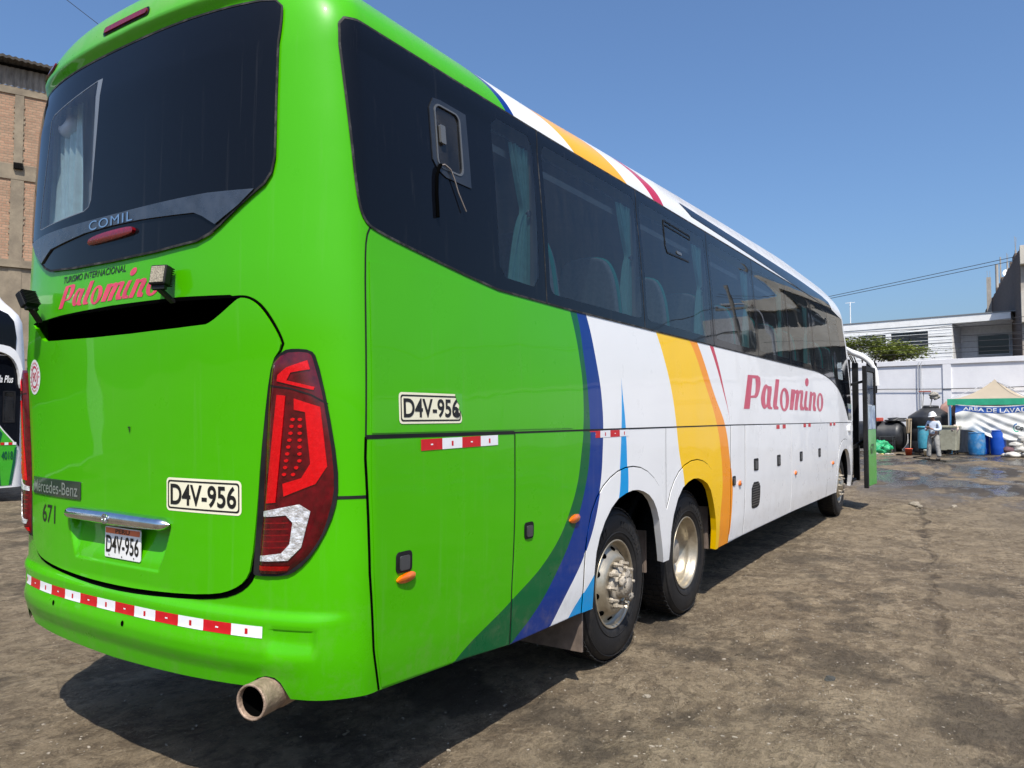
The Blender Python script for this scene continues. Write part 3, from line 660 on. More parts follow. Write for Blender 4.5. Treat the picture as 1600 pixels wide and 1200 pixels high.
# rear window, its rim, trim and lamp
CP = rect(-.82, -.155, 2.645, 3.285)
CP = [(-.79, 2.642), (-.27, 2.655), (-.225, 2.67), (-.205, 2.70), (-.155, 3.285), (-.20, 3.283), (-.70, 3.225), (-.735, 3.20), (-.82, 2.68), (-.815, 2.65)]
rw = part('rear_window', [RWIN, CP], .009, BAND, bus, skirt=.008)
part('window_pane', [CP], .0085, CLEAR, rw)
part('pane_edge', [offset_line(CP+CP[:1], .004)], .0095, MATS['frame_edge_soft'], rw)
o = [part('t', [offset_line(RWIN+RWIN[:1], .010)], .011, RUBBER)]
join(o, 'window_seal', rw)
CT = [(-.985, 2.61), (-.945, 2.592), (-.69, 2.600), (0, 2.596), (.69, 2.600), (.945, 2.592), (.985, 2.61)]
CHR = [(-.94, 2.590), (-.69, 2.600), (0, 2.597), (.69, 2.600), (.94, 2.590), (.86, 2.530), (.735, 2.462), (.66, 2.505), (.61, 2.525), (.24, 2.542), (0, 2.546), (-.24, 2.542), (-.61, 2.512), (-.66, 2.49), (-.735, 2.455), (-.86, 2.525)]
tr = part('bright_trim', [CHR], .017, CHROMED, rw, skirt=.01)
put_text('COMIL', (-.19, .185, 2.546, 2.590), .020, CHROME, bold=0, space=1.15, parent=tr, name='badge_letters')
part('brake_lamp', [smooth([(-.20, 2.482), (-.17, 2.508), (-.05, 2.522), (.17, 2.524), (.205, 2.503), (.18, 2.482), (-.17, 2.474)], 2, True)], 0, REDMID, rw, skirt=.03, fmap=lambda s, v, d=0: P(s, v, .014+d+.012*max(0, 1-((v-2.500)/.030)**2)))
# clearance lamps in the roof visor
for s0 in (.055, -.93, .98):
    ml = part('roof_lamp', [rect(s0-.205, s0+.205, 3.508, 3.546, .016)] if abs(s0) < .5 else [rect(s0-.13, s0+.13, 3.495, 3.535, .016)], .010, REDMID, bus, skirt=.012)
    part('lamp_rim', [rect(s0-.22, s0+.22, 3.497, 3.557, .024), rect(s0-.205, s0+.205, 3.508, 3.546, .016)] if abs(s0) < .5 else [rect(s0-.145, s0+.145, 3.485, 3.545, .022), rect(s0-.13, s0+.13, 3.495, 3.535, .016)], .004, BLACK, ml)
# tail lamps
FXS = [k*q for q in fr(.9, 1.28, .015) for k in (1, -1)]; FYS = fr(1.0, 1.96, .03)
TLO = smooth([(.978, 1.868), (1.05, 1.93), (1.10, 1.936), (1.165, 1.93), (1.188, 1.90), (1.225, 1.715), (1.260, 1.473), (1.260, 1.35), (1.228, 1.24), (1.165, 1.125), (1.10, 1.058), (1.045, 1.032), (.91, 1.026), (.90, 1.04), (.935, 1.487)], 1, True)
TLL = smooth([(.998, 1.862), (1.062, 1.918), (1.15, 1.922), (1.175, 1.905), (1.219, 1.715), (1.253, 1.473), (1.253, 1.35), (1.218, 1.235), (1.155, 1.125), (1.09, 1.065), (1.04, 1.043), (.93, 1.038), (.92, 1.05), (.955, 1.487)], 1, True)
for k in (1, -1):
    q = (lambda p: p) if k == 1 else mir
    tl = part('tail_lamp', [q(TLO)], .010, BLACK, bus, skirt=.012)
    tl['label'] = 'tall red tail lamp'
    lf = pchip([(1.03, .925), (1.3, .945), (1.487, .955), (1.87, .998), (1.93, 1.06)]); rf_ = pchip([(1.03, 1.04), (1.125, 1.155), (1.235, 1.218), (1.40, 1.253), (1.715, 1.219), (1.93, 1.17)])
    def dome(off):
        def f(s, v, d=0):
            l_, r_ = lf(v), rf_(v); u = max(-1, min(1, (2*abs(s)-l_-r_)/(r_-l_))); return P(s, v, .012+off+d+.030*(1-u*u*u*u)*(1-.35*u)*sst(1.0, 1.10, v)*(1-sst(1.86, 1.99, v)*.6))
        return f
    part('lens', [q(TLL)], 0, REDLENS, tl, skirt=.02, fmap=dome(-.006), xs=FXS, ys=FYS)
    part('light_bar', [q([(1.036, 1.752), (1.072, 1.748), (1.022, 1.327), (.972, 1.321)])], 0, REDBRIGHT, tl, skirt=.004, fmap=dome(-.002), xs=FXS, ys=FYS)
    part('light_hook', [q([(1.105, 1.737), (1.200, 1.704), (1.222, 1.47), (1.180, 1.402), (1.057, 1.352), (1.053, 1.402), (1.127, 1.425), (1.162, 1.482), (1.146, 1.684), (1.104, 1.693)])], 0, REDBRIGHT, tl, skirt=.004, fmap=dome(-.002), xs=FXS, ys=FYS)
    part('turn_lamp', [q([(1.157, 1.888), (1.079, 1.860), (1.042, 1.830), (1.038, 1.810), (1.075, 1.803), (1.095, 1.84), (1.166, 1.852)])], 0, REDBRIGHT, tl, skirt=.004, fmap=dome(-.002), xs=FXS, ys=FYS)
    part('turn_lamp', [q([(1.038, 1.806), (1.178, 1.770), (1.182, 1.782), (1.042, 1.818)])], 0, REDBRIGHT, tl, skirt=.004, fmap=dome(-.002), xs=FXS, ys=FYS)
    o = [part('t', [q([(.956, 1.288), (1.117, 1.322), (1.160, 1.294), (1.124, 1.153), (1.072, 1.100), (.950, 1.092), (.947, 1.112), (1.046, 1.128), (1.080, 1.165), (1.092, 1.250), (1.065, 1.278), (.955, 1.266)])], 0, REFLECTOR, skirt=.004, fmap=dome(-.002), xs=FXS, ys=FYS)]
    join(o, 'reversing_lamp', tl)
    for i in range(9):     # two rows of lens beads
        for j in (0, 1):
            cc = (1.098+j*.028-.004*i*.2-(.012*max(0, i-6) if j else .004*i), 1.655-i*.027)
            part('bead', [q(ell(cc[0], cc[1], .0085, .0065, 8))], 0, REDBRIGHT, tl, skirt=.004, fmap=dome(-.002), xs=FXS, ys=FYS)
    o = [part('t', [q(offset_line([(.995, 1.790), (1.09, 1.778), (1.169, 1.752), (1.228, 1.715)], .005))], 0, BLACK, fmap=dome(-.0035), xs=FXS, ys=FYS)]
    for i in range(5): o.append(part('t', [q(offset_line([(.955, 1.145+i*.024), (1.075, 1.152+i*.024)], .006))], 0, REDMID, fmap=dome(-.005), xs=FXS, ys=FYS))
    o.append(part('t', [q([(.935, 1.052), (1.06, 1.056), (1.075, 1.076), (.937, 1.072)])], 0, REDBRIGHT, fmap=dome(-.0045), xs=FXS, ys=FYS))
    for j_ in o: j_.name = 'lens_rib'; j_.parent = tl
# red-white reflective tape
def tape(s0, v0, s1, v1, n, h, f, first=0, gap=0, name='reflective_tape'):
    o = []
    for i in range(n):
        a, b = s0+(s1-s0)*i/n, s0+(s1-s0)*(i+1)/n; va, vb = v0+(v1-v0)*i/n, v0+(v1-v0)*(i+1)/n; red = (i+first) % 2
        if gap and not red: continue
        o.append(part('t', [[(a, va-h/2), (b, vb-h/2), (b, vb+h/2), (a, va+h/2)]], 0, TRED if red else TWHITE, fmap=f(.0015)))
        c, d = (a+b)/2, (va+vb)/2
        if not gap: o.append(part('t', [rect(c-.007, c+.007, d-.012, d+.010)] if not red else [rect(c-.008, c+.008, d-.003, d+.003)], 0, TRED if not red else TWHITE, fmap=f(.0023)))
    return join(o, name, bus)
tape(-1.02, .800, .959, .808, 13, .046, on, 0)
tape(1.698, 1.540, 2.30, 1.546, 4, .050, lambda e: on(.004+e), 1)
tape(3.325, 1.550, 3.912, 1.551, 4, .044, on, 1)
for s0 in (8.02, 9.465, 11.33):
    for q0 in (0, .30): part('reflector', [rect(s0+q0, s0+q0+.15, 1.515, 1.560)], .0055, TRED, bus)
# bumper fixings
o = [part('t', [ell(a, b, .012, .012, 10)], .001, VOID) for a, b in ((.12, .742), (-.52, .745))]
for j_ in o: j_.name = 'bumper_screw'; j_.parent = bus
# side handles, marker lamps, vent
def latch(s, v, w, h):
    l = part('latch', [rect(s-w/2, s+w/2, v-h/2, v+h/2, .02)], .008, BLACK, bus, skirt=.006)
    part('latch_paddle', [rect(s-w*.30, s+w*.30, v-h*.38, v+h*.30, .008)], .014, mat('latch_grey', (.05, .052, .055), .3, var=.3) if 'latch_grey' not in MATS else MATS['latch_grey'], l, skirt=.006)
for s, v, w, h in ((1.585, 1.052, .100, .088), (2.594, 1.055, .092, .088), (6.345, 1.045, .10, .09), (7.135, 1.158, .17, .125), (8.11, 1.152, .16, .125), (9.293, 1.145, .16, .12), (10.49, 1.143, .16, .12)): latch(s, v, w, h)
def marker(s, v, rx, ry, tilt=0):
    b0 = part('marker_lamp', [[(s+a*math.cos(tilt)-b*math.sin(tilt), v+a*math.sin(tilt)+b*math.cos(tilt)) for a, b in smooth([(-rx, -.15*ry), (-rx*.5, ry*.7), (rx*.4, ry), (rx, .3*ry), (rx*.6, -ry*.7), (-rx*.4, -ry)], 2, True)]], 0, AMBER, bus, skirt=.022,
              fmap=lambda a, b, d=0: P(a, b, .010+d+.018*max(0, 1-((a-s)/rx)**2-((b-v)/ry)**2*.7)))
for s, v, rx, ry in ((1.596, .985, .066, .022), (3.107, 1.058, .070, .026), (6.531, 1.008, .05, .028), (8.967, .952, .05, .028), (11.53, .94, .05, .028)): marker(s, v, rx, ry, .08)
vt = part('vent_grille', [smooth([(6.965, .98), (7.30, .975), (7.295, .76), (7.24, .71), (7.02, .705), (6.97, .74)], 1, True)], .006, BLACK, bus, skirt=.004)
o = [part('t', [rect(6.99, 7.27, .74+i*.026, .75+i*.026)], .008, MATS['latch_grey'], skirt=.002) for i in range(9)]
join(o, 'grille_slats', vt)
# side windows: opaque black band with real panes cut in it
PANES = [[(2.375, 2.45), (2.43, 2.392), (2.715, 2.385), (2.775, 2.455), (2.792, 3.20), (2.735, 3.263), (2.43, 3.258), (2.372, 3.21)]]
PANES += [rect(a, b, 2.372, 3.262, .06) for a, b in ((2.892, 4.225), (4.315, 5.80), (5.93, 7.33), (7.45, 8.86), (8.97, 10.38), (10.50, 11.75))]
PANES += [rect(11.87, 12.75, 2.26, 3.25, .05)]
for k in (1, -1):
    q = (lambda p: p) if k == 1 else mir
    holes = [q(p) for p in PANES]
    small = rect(1.895, 2.075, 2.84, 3.140, .035)
    wb = part('window_band', [q(BANDP)]+holes+[q(small)], .0035, BAND, bus, skirt=.004)
    for p in PANES: part('window_pane', [q(p)], .0030, GLASS, wb)
    part('window_pane', [q(small)], .0030, CLEAR, wb)
    o = [part('t', [q([(a-.006, 2.31), (a+.006, 2.31), (a+.006, 3.325), (a-.006, 3.325)])], .0042, RUBBER) for a in (2.845, 4.262, 5.865, 7.39, 8.915, 10.44, 11.81)]
    for j_ in o: j_.name = 'window_joint'; j_.parent = wb
    # little toilet window and its frame
    wf = part('toilet_window_frame', [q(smooth([(1.856, 2.86), (1.853, 3.11), (1.885, 3.168), (1.94, 3.176), (2.143, 3.174), (2.150, 2.795), (1.95, 2.797), (1.89, 2.82)], 0)), q(rect(1.898, 2.078, 2.843, 3.140, .033))], .009, mat('dark_grey_frame', (.018, .02, .024), .3, var=.3, coat=.2) if 'dark_grey_frame' not in MATS else MATS['dark_grey_frame'], wb, skirt=.013)
    part('frame_lip', [q(rect(1.888, 2.090, 2.832, 3.150, .04)), q(rect(1.896, 2.080, 2.840, 3.142, .036))], .012, mat('frame_edge', (.12, .125, .13), .35, metal=.2) if 'frame_edge' not in MATS else MATS['frame_edge'], wf, skirt=.006)
    part('window_catch', [q(rect(1.915, 1.952, 2.955, 3.045, .006))], .020, MATS['frame_edge'], wf, skirt=.012)
    # escape hatch outline
    e0 = [(4.80, 3.228), (4.80, 3.02), (4.83, 2.975), (5.33, 2.985)]
    part('escape_frame', [q(offset_line(e0, .014))], .008, BLACK, wb, skirt=.004)
    part('escape_frame', [q(offset_line([(4.80, 3.228), (5.42, 3.222), (5.42, 3.195), (4.815, 3.200)], .010))], .008, BLACK, wb, skirt=.004)
    part('escape_catch', [q(rect(5.05, 5.16, 3.005, 3.03, .008))], .010, MATS['frame_edge'], wb, skirt=.006)
# blind strap and loose cable hanging out of the toilet window
mb = MB(); mb.tube([P(1.90, 2.84, .015), P(1.93, 2.852, .018), P(1.975, 2.840, .018), P(2.0, 2.80, .018), P(2.03, 2.74, .016), P(2.075, 2.665, .02), P(2.08, 2.66, .02)], .0038, 6)
mb.build('loose_cable', mat('grey_cable', (.22, .19, .17), .6), bus)
mb = MB(); mb.tube([P(1.905, 2.845, .014), P(1.885, 2.82, .016), P(1.872, 2.78, .014), P(1.866, 2.70, .013), P(1.868, 2.585, .013)], .009, 6)
mb.build('loose_strap', VOID, bus)
# windscreen round the front
part('windscreen', [[(14.72, 1.25), (S3, 1.2), (S3, 3.15), (14.72, 3.15)]], .006, BAND, bus); part('windscreen', [mir([(13.85, 1.5), (14.72, 1.25), (S3, 1.2), (S3, 3.15), (13.85, 3.15)])], .006, BAND, bus)
# work lamps on the rear
def work_lamp(y, yaw, tilt, x=-.085, z=2.262):
    w = empty('work_lamp', (0, 0, 0), parent=bus)
    M0 = Matrix.Translation((x, y, z)) @ Matrix.Rotation(yaw, 4, 'Z') @ Matrix.Rotation(tilt, 4, 'Y') @ Matrix.Scale(.72, 4)
    mb = MB(); mb.box(-.03, .022, -.056, .056, -.06, .06, mat=M0); mb.build('housing', BLACK, w, bevel=.006)
    mb = MB(); mb.box(-.034, -.0305, -.046, .046, -.05, .05, mat=M0); mb.build('glass', LAMPG, w, bevel=.001)
    mb = MB()
    for i in range(9): mb.box(.023, .046, -.052, .052, -.055+i*.0132, -.050+i*.0132, mat=M0)
    mb.build('cooling_fins', BLACK, w)
    mb = MB(); mb.box(-.012, .012, -.045, .045, -.085, -.0605, mat=M0); mb.bar(M0 @ Vector((0, 0, -.08)), (x+.06, y, z-.105), .03, .012); mb.build('bracket', BLACK, w)
work_lamp(-.455, R(18), R(10)); work_lamp(.70, R(-78), R(-32), z=2.255)
# exhaust
mb = MB(); M0 = Matrix.Translation((-.005, -.975, .560)) @ Matrix.Rotation(R(11), 4, 'Z') @ Matrix.Rotation(R(90), 4, 'Y')
mb.lathe([(.060, .03), (.0605, .004), (.062, 0), (.069, 0), (.0705, .006), (.069, .02), (.069, .14), (.072, .15), (.072, .60)], 40, 0, M0)
ex = mb.build('exhaust_pipe', RUST, bus)
mb = MB(); mb.lathe([(.0, .12), (.0598, .12), (.0598, .022)], 40, 0, M0); mb.build('exhaust_bore', VOID, ex)
# wheels
def wheel(x, y, kind, side=1):
    w = empty('wheel', (x, y*side, .515), parent=bus)
    M0 = Matrix.Rotation(R(90) if side == -1 or True else 0, 4, 'X')       # z -> -y
    if side == -1: M0 = Matrix.Rotation(R(-90), 4, 'X')
    mb = MB(); hw = .145
    mb.lathe([(.288, hw-.03), (.30, hw-.012), (.33, hw+.002), (.40, hw+.006), (.455, hw-.002), (.485, hw-.014), (.503, hw-.030), (.512, hw-.055), (.515, 0), (.512, -hw+.055), (.503, -hw+.03), (.485, -hw+.014), (.40, -hw), (.30, -hw+.02), (.288, -hw+.04)], 72, 0, M0)
    # tread blocks on the shoulders
    for k in range(60):
        a = 2*math.pi*k/60; Mk = M0 @ Matrix.Rotation(a, 4, 'Z')
        for z0, z1 in ((.082, .118), (.03, .074), (-.02, .024), (-.07, -.03)): mb.box(.511, .519, -.020, .020, z0, z1, mat=Mk)
    t = mb.build('tyre', TYRE, w)
    mb = MB()
    for rr, zz in ((.470, hw-.0005), (.345, hw+.0058)): mb.lathe([(rr, zz), (rr+.002, zz+.003), (rr+.006, zz+.0015), (rr+.008, zz-.002)], 72, 0, M0)
    for k in range(26):
        if k % 13 > 8: continue
        a = 2*math.pi*k/52+.4; Mk = M0 @ Matrix.Rotation(a, 4, 'Z'); mb.box(.385, .425, -.010-.004*(k % 3), .010, hw+.004, hw+.0085, mat=Mk)
    mb.build('sidewall_rib', TYRE, t)
    mb = MB()
    if kind == 'hub':
        mb.lathe([(.298, hw-.014), (.300, hw-.008), (.296, hw-.004), (.286, hw-.008), (.280, hw-.02), (.278, hw-.055), (.262, hw-.058), (.245, hw-.050), (.225, hw-.030), (.205, hw-.004), (.190, hw+.008), (.150, hw+.012), (.146, hw-.0), (.10, hw-.0)], 72, 0, M0)
        rim = mb.build('rim', RIM, w)
        mb = MB()
        for k in range(10):
            a = 2*math.pi*k/10+.2; Mk = M0 @ Matrix.Rotation(a, 4, 'Z') @ Matrix.Translation((.234, 0, hw-.036)) @ Matrix.Rotation(R(48), 4, 'Y')
            mb.lathe([(.0, .004), (.019, .004), (.0205, .001), (.0205, -.01)], 16, 0, Mk)
        mb.build('hand_hole', VOID, rim)
        mb = MB(); mb.lathe([(.118, hw-.005), (.118, hw+.02), (.106, hw+.03), (.085, hw+.032), (.083, hw+.075), (.078, hw+.085), (.055, hw+.088), (.052, hw+.098), (.0, hw+.10)], 32, 0, M0)
        rng = random.Random(3)
        hub = mb.build('hub', HUBM, w)
        # cakes of old grease
        bm = bmesh.new()
        for k in range(9):
            a = rng.uniform(0, 6.28); r0 = rng.uniform(.05, .10); g = bmesh.ops.create_icosphere(bm, subdivisions=2, radius=rng.uniform(.022, .042))
            for v_ in g['verts']:
                v_.co = v_.co*(1+.35*noise.noise(v_.co*40+Vector((k, 0, 0)))); v_.co.z *= .5; v_.co += Vector((r0*math.cos(a), r0*math.sin(a), hw+.06+rng.uniform(0, .03)))
        bm.transform(M0); me = bpy.data.meshes.new('grease'); bm.to_mesh(me); bm.free(); me.polygons.foreach_set('use_smooth', [True]*len(me.polygons)); link('grease_cake', me, HUBM, hub)
        n, rb, zs = 10, .145, hw+.01
    elif kind == 'dish':
        mb.lathe([(.298, hw-.014), (.300, hw-.008), (.296, hw-.004), (.286, hw-.008), (.280, hw-.02), (.276, hw-.05), (.268, hw-.056), (.262, hw-.085), (.262, hw-.15), (.246, hw-.158), (.240, hw-.19), (.20, hw-.196), (.17, hw-.20), (.15, hw-.20)], 72, 0, M0)
        rim = mb.build('rim', RIM, w)
        mb = MB()
        for k in range(10):
            a = 2*math.pi*k/10+.2; Mk = M0 @ Matrix.Rotation(a, 4, 'Z') @ Matrix.Translation((.218, 0, hw-.190))
            mb.lathe([(0, .003), (.018, .003), (.020, 0), (.02, -.02)], 16, 0, Mk)
        mb.build('hand_hole', VOID, rim)
        mb = MB(); mb.lathe([(.155, hw-.202), (.14, hw-.17), (.12, hw-.15), (.10, hw-.10), (.06, hw-.09), (0, hw-.09)], 32, 0, M0); mb.build('hub', HUBM, w)
        n, rb, zs = 10, .165, hw-.198
    else:
        mb.lathe([(.298, hw-.014), (.300, hw-.008), (.296, hw-.004), (.286, hw-.008), (.280, hw-.02), (.262, hw-.058), (.225, hw-.03), (.19, hw+.008), (.14, hw+.012), (.12, hw+.01), (.10, hw+.05), (.0, hw+.06)], 48, 0, M0)
        rim = mb.build('rim', RIM, w); n, rb, zs = 10, .160, hw+.01
    nut = None
    for k in range(n):
        a = 2*math.pi*k/n; Mk = M0 @ Matrix.Rotation(a, 4, 'Z') @ Matrix.Translation((rb, 0, zs)); mb = MB()
        mb.lathe([(.019, -.004), (.019, .018), (.016, .024), (.0115, .024), (.0115, .052 if kind != 'hub' else .062), (.0, .054 if kind != 'hub' else .066)], 6, 0, Mk, sm=False)
        mb.build('wheel_nut', HUBM, w)
    return w
wheel(2.82, -1.06, 'hub'); wheel(4.22, -1.06, 'dish'); wheel(4.22, -.73, 'plain'); wheel(11.57, -1.06, 'plain')
wheel(2.82, -1.06, 'plain', -1); wheel(4.22, -1.06, 'dish', -1); wheel(4.22, -.73, 'plain', -1); wheel(11.57, -1.06, 'plain', -1)
# mud flaps
mb = MB(); mb.box(2.235, 2.25, -1.245, -.80, .21, .56); mb.build('mud_flap', FLAP, bus)
mb = MB(); mb.box(3.52, 3.535, -1.13, -.80, .46, .78); mb.build('mud_flap', FLAP, bus)
mb = MB(); mb.box(4.79, 4.81, -1.20, -.80, .46, .84); mb.build('mud_flap', FLAP, bus)
mb = MB(); mb.box(2.235, 2.25, .80, 1.245, .21, .56); mb.build('mud_flap', FLAP, bus)
# dark chassis: boxes between the wheel wells and a plate over them
mb = MB()
for x0, x1 in ((.32, 2.15), (5.0, 10.85), (12.3, 13.3)): mb.box(x0, x1, -1.17, 1.17, .56, 1.22)
mb.box(2.15, 5.0, -.55, .55, .5, 1.22); mb.box(10.85, 12.3, -.75, .75, .5, 1.22); mb.box(.30, 13.3, -1.2, 1.2, 1.221, 1.26)
mb.box(2.5, 4.6, -.9, .9, .42, .5)
mb.tube([(2.82, -.95, .515), (2.82, .95, .515)], .09); mb.tube([(4.22, -.9, .515), (4.22, .9, .515)], .12); mb.tube([(11.57, -.95, .515), (11.57, .95, .515)], .07)
mb.build('chassis', UNDER, bus)
# cabin: floor, lining, seats, curtains
mb = MB(); mb.box(.45, 13.2, -1.19, 1.19, 1.46, 1.50); mb.build('cabin_floor', CABF, bus)
mb = MB(); mb.box(.5, 12.6, -1.10, 1.10, 3.36, 3.38); mb.box(.7, 12.4, -1.13, -.72, 3.12, 3.16); mb.box(.7, 12.4, .72, 1.13, 3.12, 3.16); mb.box(.46, .48, -1.15, -.2, 1.5, 3.36); mb.box(.46, .48, .98, 1.15, 1.5, 3.36)
mb.box(1.30, 1.33, -1.15, 1.15, 1.5, 3.36)
mb.build('cabin_lining', INTER, bus)
def seat_proto():
    st = empty('seat', parent=bus)
    out = smooth([(-.22, 0), (-.235, .5), (-.21, .70), (-.14, .80), (.14, .80), (.21, .70), (.235, .5), (.22, 0)], 2)
    def slab(out, t, lean, z0, name, m, sc=1, off=0):
        n = len(out); vs = []
        for d in (-t/2, t/2):
            for a, b in out: vs.append((off+d+lean*b*-1, a*sc, z0+b*(1 if sc == 1 else 1.012)))
        mb = MB(); mb.add(vs, [tuple(range(n))[::-1], tuple(range(n, 2*n))]+[(i, (i+1) % n, n+(i+1) % n, n+i) for i in range(n)])
        return mb.build(name, m, st, bevel=.02, seg=3)
    slab(out, .12, .22, 2.00, 'backrest', SEATM)
    slab(out, .05, .22, 2.00, 'backrest_edge', SEATE, 1.05)
    mb = MB(); mb.box(0, .45, -.22, .22, 1.9, 2.02); mb.build('cushion', SEATM, st, bevel=.03)
    mb = MB(); mb.box(.1, .35, -.05, .05, 1.5, 1.9); mb.build('seat_leg', CABF, st)
    return st
sp = seat_proto(); k = 0
for xi in range(11):
    for y in (-.95, -.47, .47, .95):
        s = sp if k == 0 else copy_tree(sp, bus); k += 1
        s.location = (2.13+xi*.93, y, 0)
def curtain(x1, w0, wm, w1, z0, z1, zm, y, m, sgn, parent, name='curtain', axis='x', folds=7):
    vs, fs = [], []; nz, nx = 26, 48
    for i in range(nz+1):
        z = z1+(z0-z1)*i/nz; t = (z1-z)/(z1-zm) if z > zm else (zm-z)/(zm-z0)
        wd = w0+(wm-w0)*t**1.1 if z > zm else wm+(w1-wm)*t**.6
        for j in range(nx+1):
            u = j/nx; x = x1-wd*(1-u); dy = .018*math.sin(u*folds*2*math.pi+.6*math.sin(z*3))*(.5+wd)+.006*math.sin(u*31+z*5)
            vs.append((x, y+dy*sgn, z) if axis == 'x' else (y+dy, x, z))
    fs = [(i*(nx+1)+j, i*(nx+1)+j+1, (i+1)*(nx+1)+j+1, (i+1)*(nx+1)+j) for i in range(nz) for j in range(nx)]
    mb = MB(); mb.add(vs, fs, 0, True); return mb.build(name, m, parent)
for x1, w0 in ((1.74, .16), (3.18, .20), (4.78, .22), (6.30, .22), (7.82, .22), (9.35, .22)):
    for sd in (-1, 1):
        c_ = curtain(x1, w0+.06, .07, .20 if x1 > 2 else .22, 2.38, 3.20, 2.83, sd*1.165, CURTAIN, 1, bus)
        mb = MB(); mb.box(x1-.005, x1+.075, sd*1.165-.012, sd*1.165+.012, 2.3, 3.3); mb.build('window_pillar', INTER, bus)
        mb = MB(); mb.lathe([(.018, -.02), (.024, 0), (.018, .02)], 10, 0, Matrix.Translation((x1-.02, sd*1.175, 2.83))); mb.build('curtain_tie', CHROMED, bus)
mb = MB(); mb.tube([(1.0, -1.15, 3.22), (12.0, -1.15, 3.22)], .008); mb.tube([(1.0, 1.15, 3.22), (12.0, 1.15, 3.22)], .008); mb.build('curtain_rail', CHROMED, bus)
curtain(.84, .30, .29, .29, 2.50, 3.30, 2.8, .085, CURTAINB, 1, bus, 'rear_curtain', 'y', 6)
mb = MB(); mb.box(.150, .156, .12, .98, 2.50, 3.42); mb.build('rear_lining', mat('pale_lining', (.50, .57, .68), .7, var=.3, scale=2), bus)
# dome camera behind the rear glass
mb = MB(); Mc = Matrix.Translation((.075, .66, 3.20)) @ Matrix.Rotation(R(-70), 4, 'Y')
mb.lathe([(.0, -.045), (.045, -.045), (.06, -.02), (.066, .0), (.060, .018), (.045, .03), (.03, .034)], 28, 0, Mc); cc = mb.build('dome_camera', mat('camera_white', (.8, .8, .8), .3), bus)
mb = MB(); mb.lathe([(.03, .0345), (.03, .036), (.024, .05), (.012, .056), (0, .058)], 24, 0, Mc); mb.build('camera_lens', BLACK, cc)
# roof hatch box seen over the roof line
q0 = P(8.9, 3.9, 0)
mb = MB(); mb.box(6.6, 7.35, -.38, .38, 3.96, 4.09); mb.build('roof_box', mat('roof_box_dark', (.03, .03, .03), .6), bus, bevel=.02)
# open entrance door, swung out and forward
door = empty('entrance_door', (12.46, -1.50, 0), R(-3.0), parent=bus)
DG_ = mat('door_green', (.05, .36, .02), .35, coat=.5)
mb = MB(); mb.box(0, .84, -.02, .02, .42, 1.42); mb.build('door_skin', DG_, door, bevel=.01)
mb = MB(); mb.box(.06, .83, -.023, .018, 1.424, 1.85); mb.build('door_graphic', mat('door_graphic', (.35, .42, .46), .4, var=.9, scale=3.5, dirt=((.02, .06, .25), .9)), door)
mb = MB(); mb.box(.06, .79, -.012, .008, 1.86, 2.44); mb.build('door_glass', GLASS, door)
mb = MB(); mb.box(-.03, .055, -.035, .035, .40, 2.54); mb.box(.79, .85, -.03, .03, 1.425, 2.54); mb.box(.056, .789, -.03, .03, 2.45, 2.54); mb.build('door_frame', BLACK, door, bevel=.008)
put_text('671', (.30, .62, .98, 1.16), 0, INK, bold=.02, fmap=lambda s, v, d=0: (s, -.0225, v), parent=door, name='door_number')
mb = MB(); mb.box(12.42, 12.50, -1.27, -1.20, .45, 2.66); mb.box(13.45, 13.55, -1.25, -1.15, .45, 2.66); mb.build('door_post', BLACK, bus)
mb = MB(); mb.bar((12.5, -1.22, 1.05), (12.75, -1.47, 1.25), .05); mb.bar((12.5, -1.22, 2.2), (12.9, -1.47, 2.3), .04); mb.build('door_arm', BLACK, bus)
mb = MB()
for i in range(4): mb.box(12.5, 13.45, -1.2+.28*i, -.9+.28*i, .45, .5+.25*i)
mb.build('entrance_step', CABF, bus, bevel=.01)
# front: bonnet of dark cabin so nothing is hollow
mb = MB(); mb.box(13.2, 13.3, -1.1, 1.1, 1.5, 2.2); mb.build('dashboard', CABF, bus, bevel=.02)
# hanging mirrors
def mirror(sd):
    m = empty('mirror', parent=bus)
    mb = MB(); pts = [(13.1, sd*1.06, 2.93), (13.3, sd*1.16, 2.86), (13.42, sd*1.36, 2.76), (13.45, sd*1.53, 2.56), (13.45, sd*1.58, 2.22)]
    mb.tube(smooth3(pts), [.055-.02*abs(i/16-.4) for i in range(17)], 12); mb.build('mirror_arm', WHITEPLAIN, m)
    mb = MB(); mb.box(13.42, 13.50, sd*1.49-.09, sd*1.49+.09, 2.08, 2.66); mb.build('mirror_head', BLACK, m, bevel=.03, seg=3)
    mb = MB(); mb.box(13.42, 13.50, sd*1.48-.06, sd*1.48+.06, 1.90, 2.05); mb.build('mirror_head', BLACK, m, bevel=.03, seg=3)
def smooth3(pts):
    out = []
    for i in range(len(pts)-1):
        for k in range(4):
            t = k/4; p0 = Vector(pts[max(0, i-1)]); p1 = Vector(pts[i]); p2 = Vector(pts[i+1]); p3 = Vector(pts[min(len(pts)-1, i+2)])
            out.append(.5*((2*p1)+(p2-p0)*t+(2*p0-5*p1+4*p2-p3)*t*t+(3*p1-p0-3*p2+p3)*t**3))
    out.append(Vector(pts[-1])); return out
mirror(-1); mirror(1)
# small round-cornered side repeater by the front arch
rp = part('side_mirror_lamp', [rect(13.0, 13.3, 1.40, 1.50, .02)], .03, WHITEPLAIN, bus, skirt=.03)
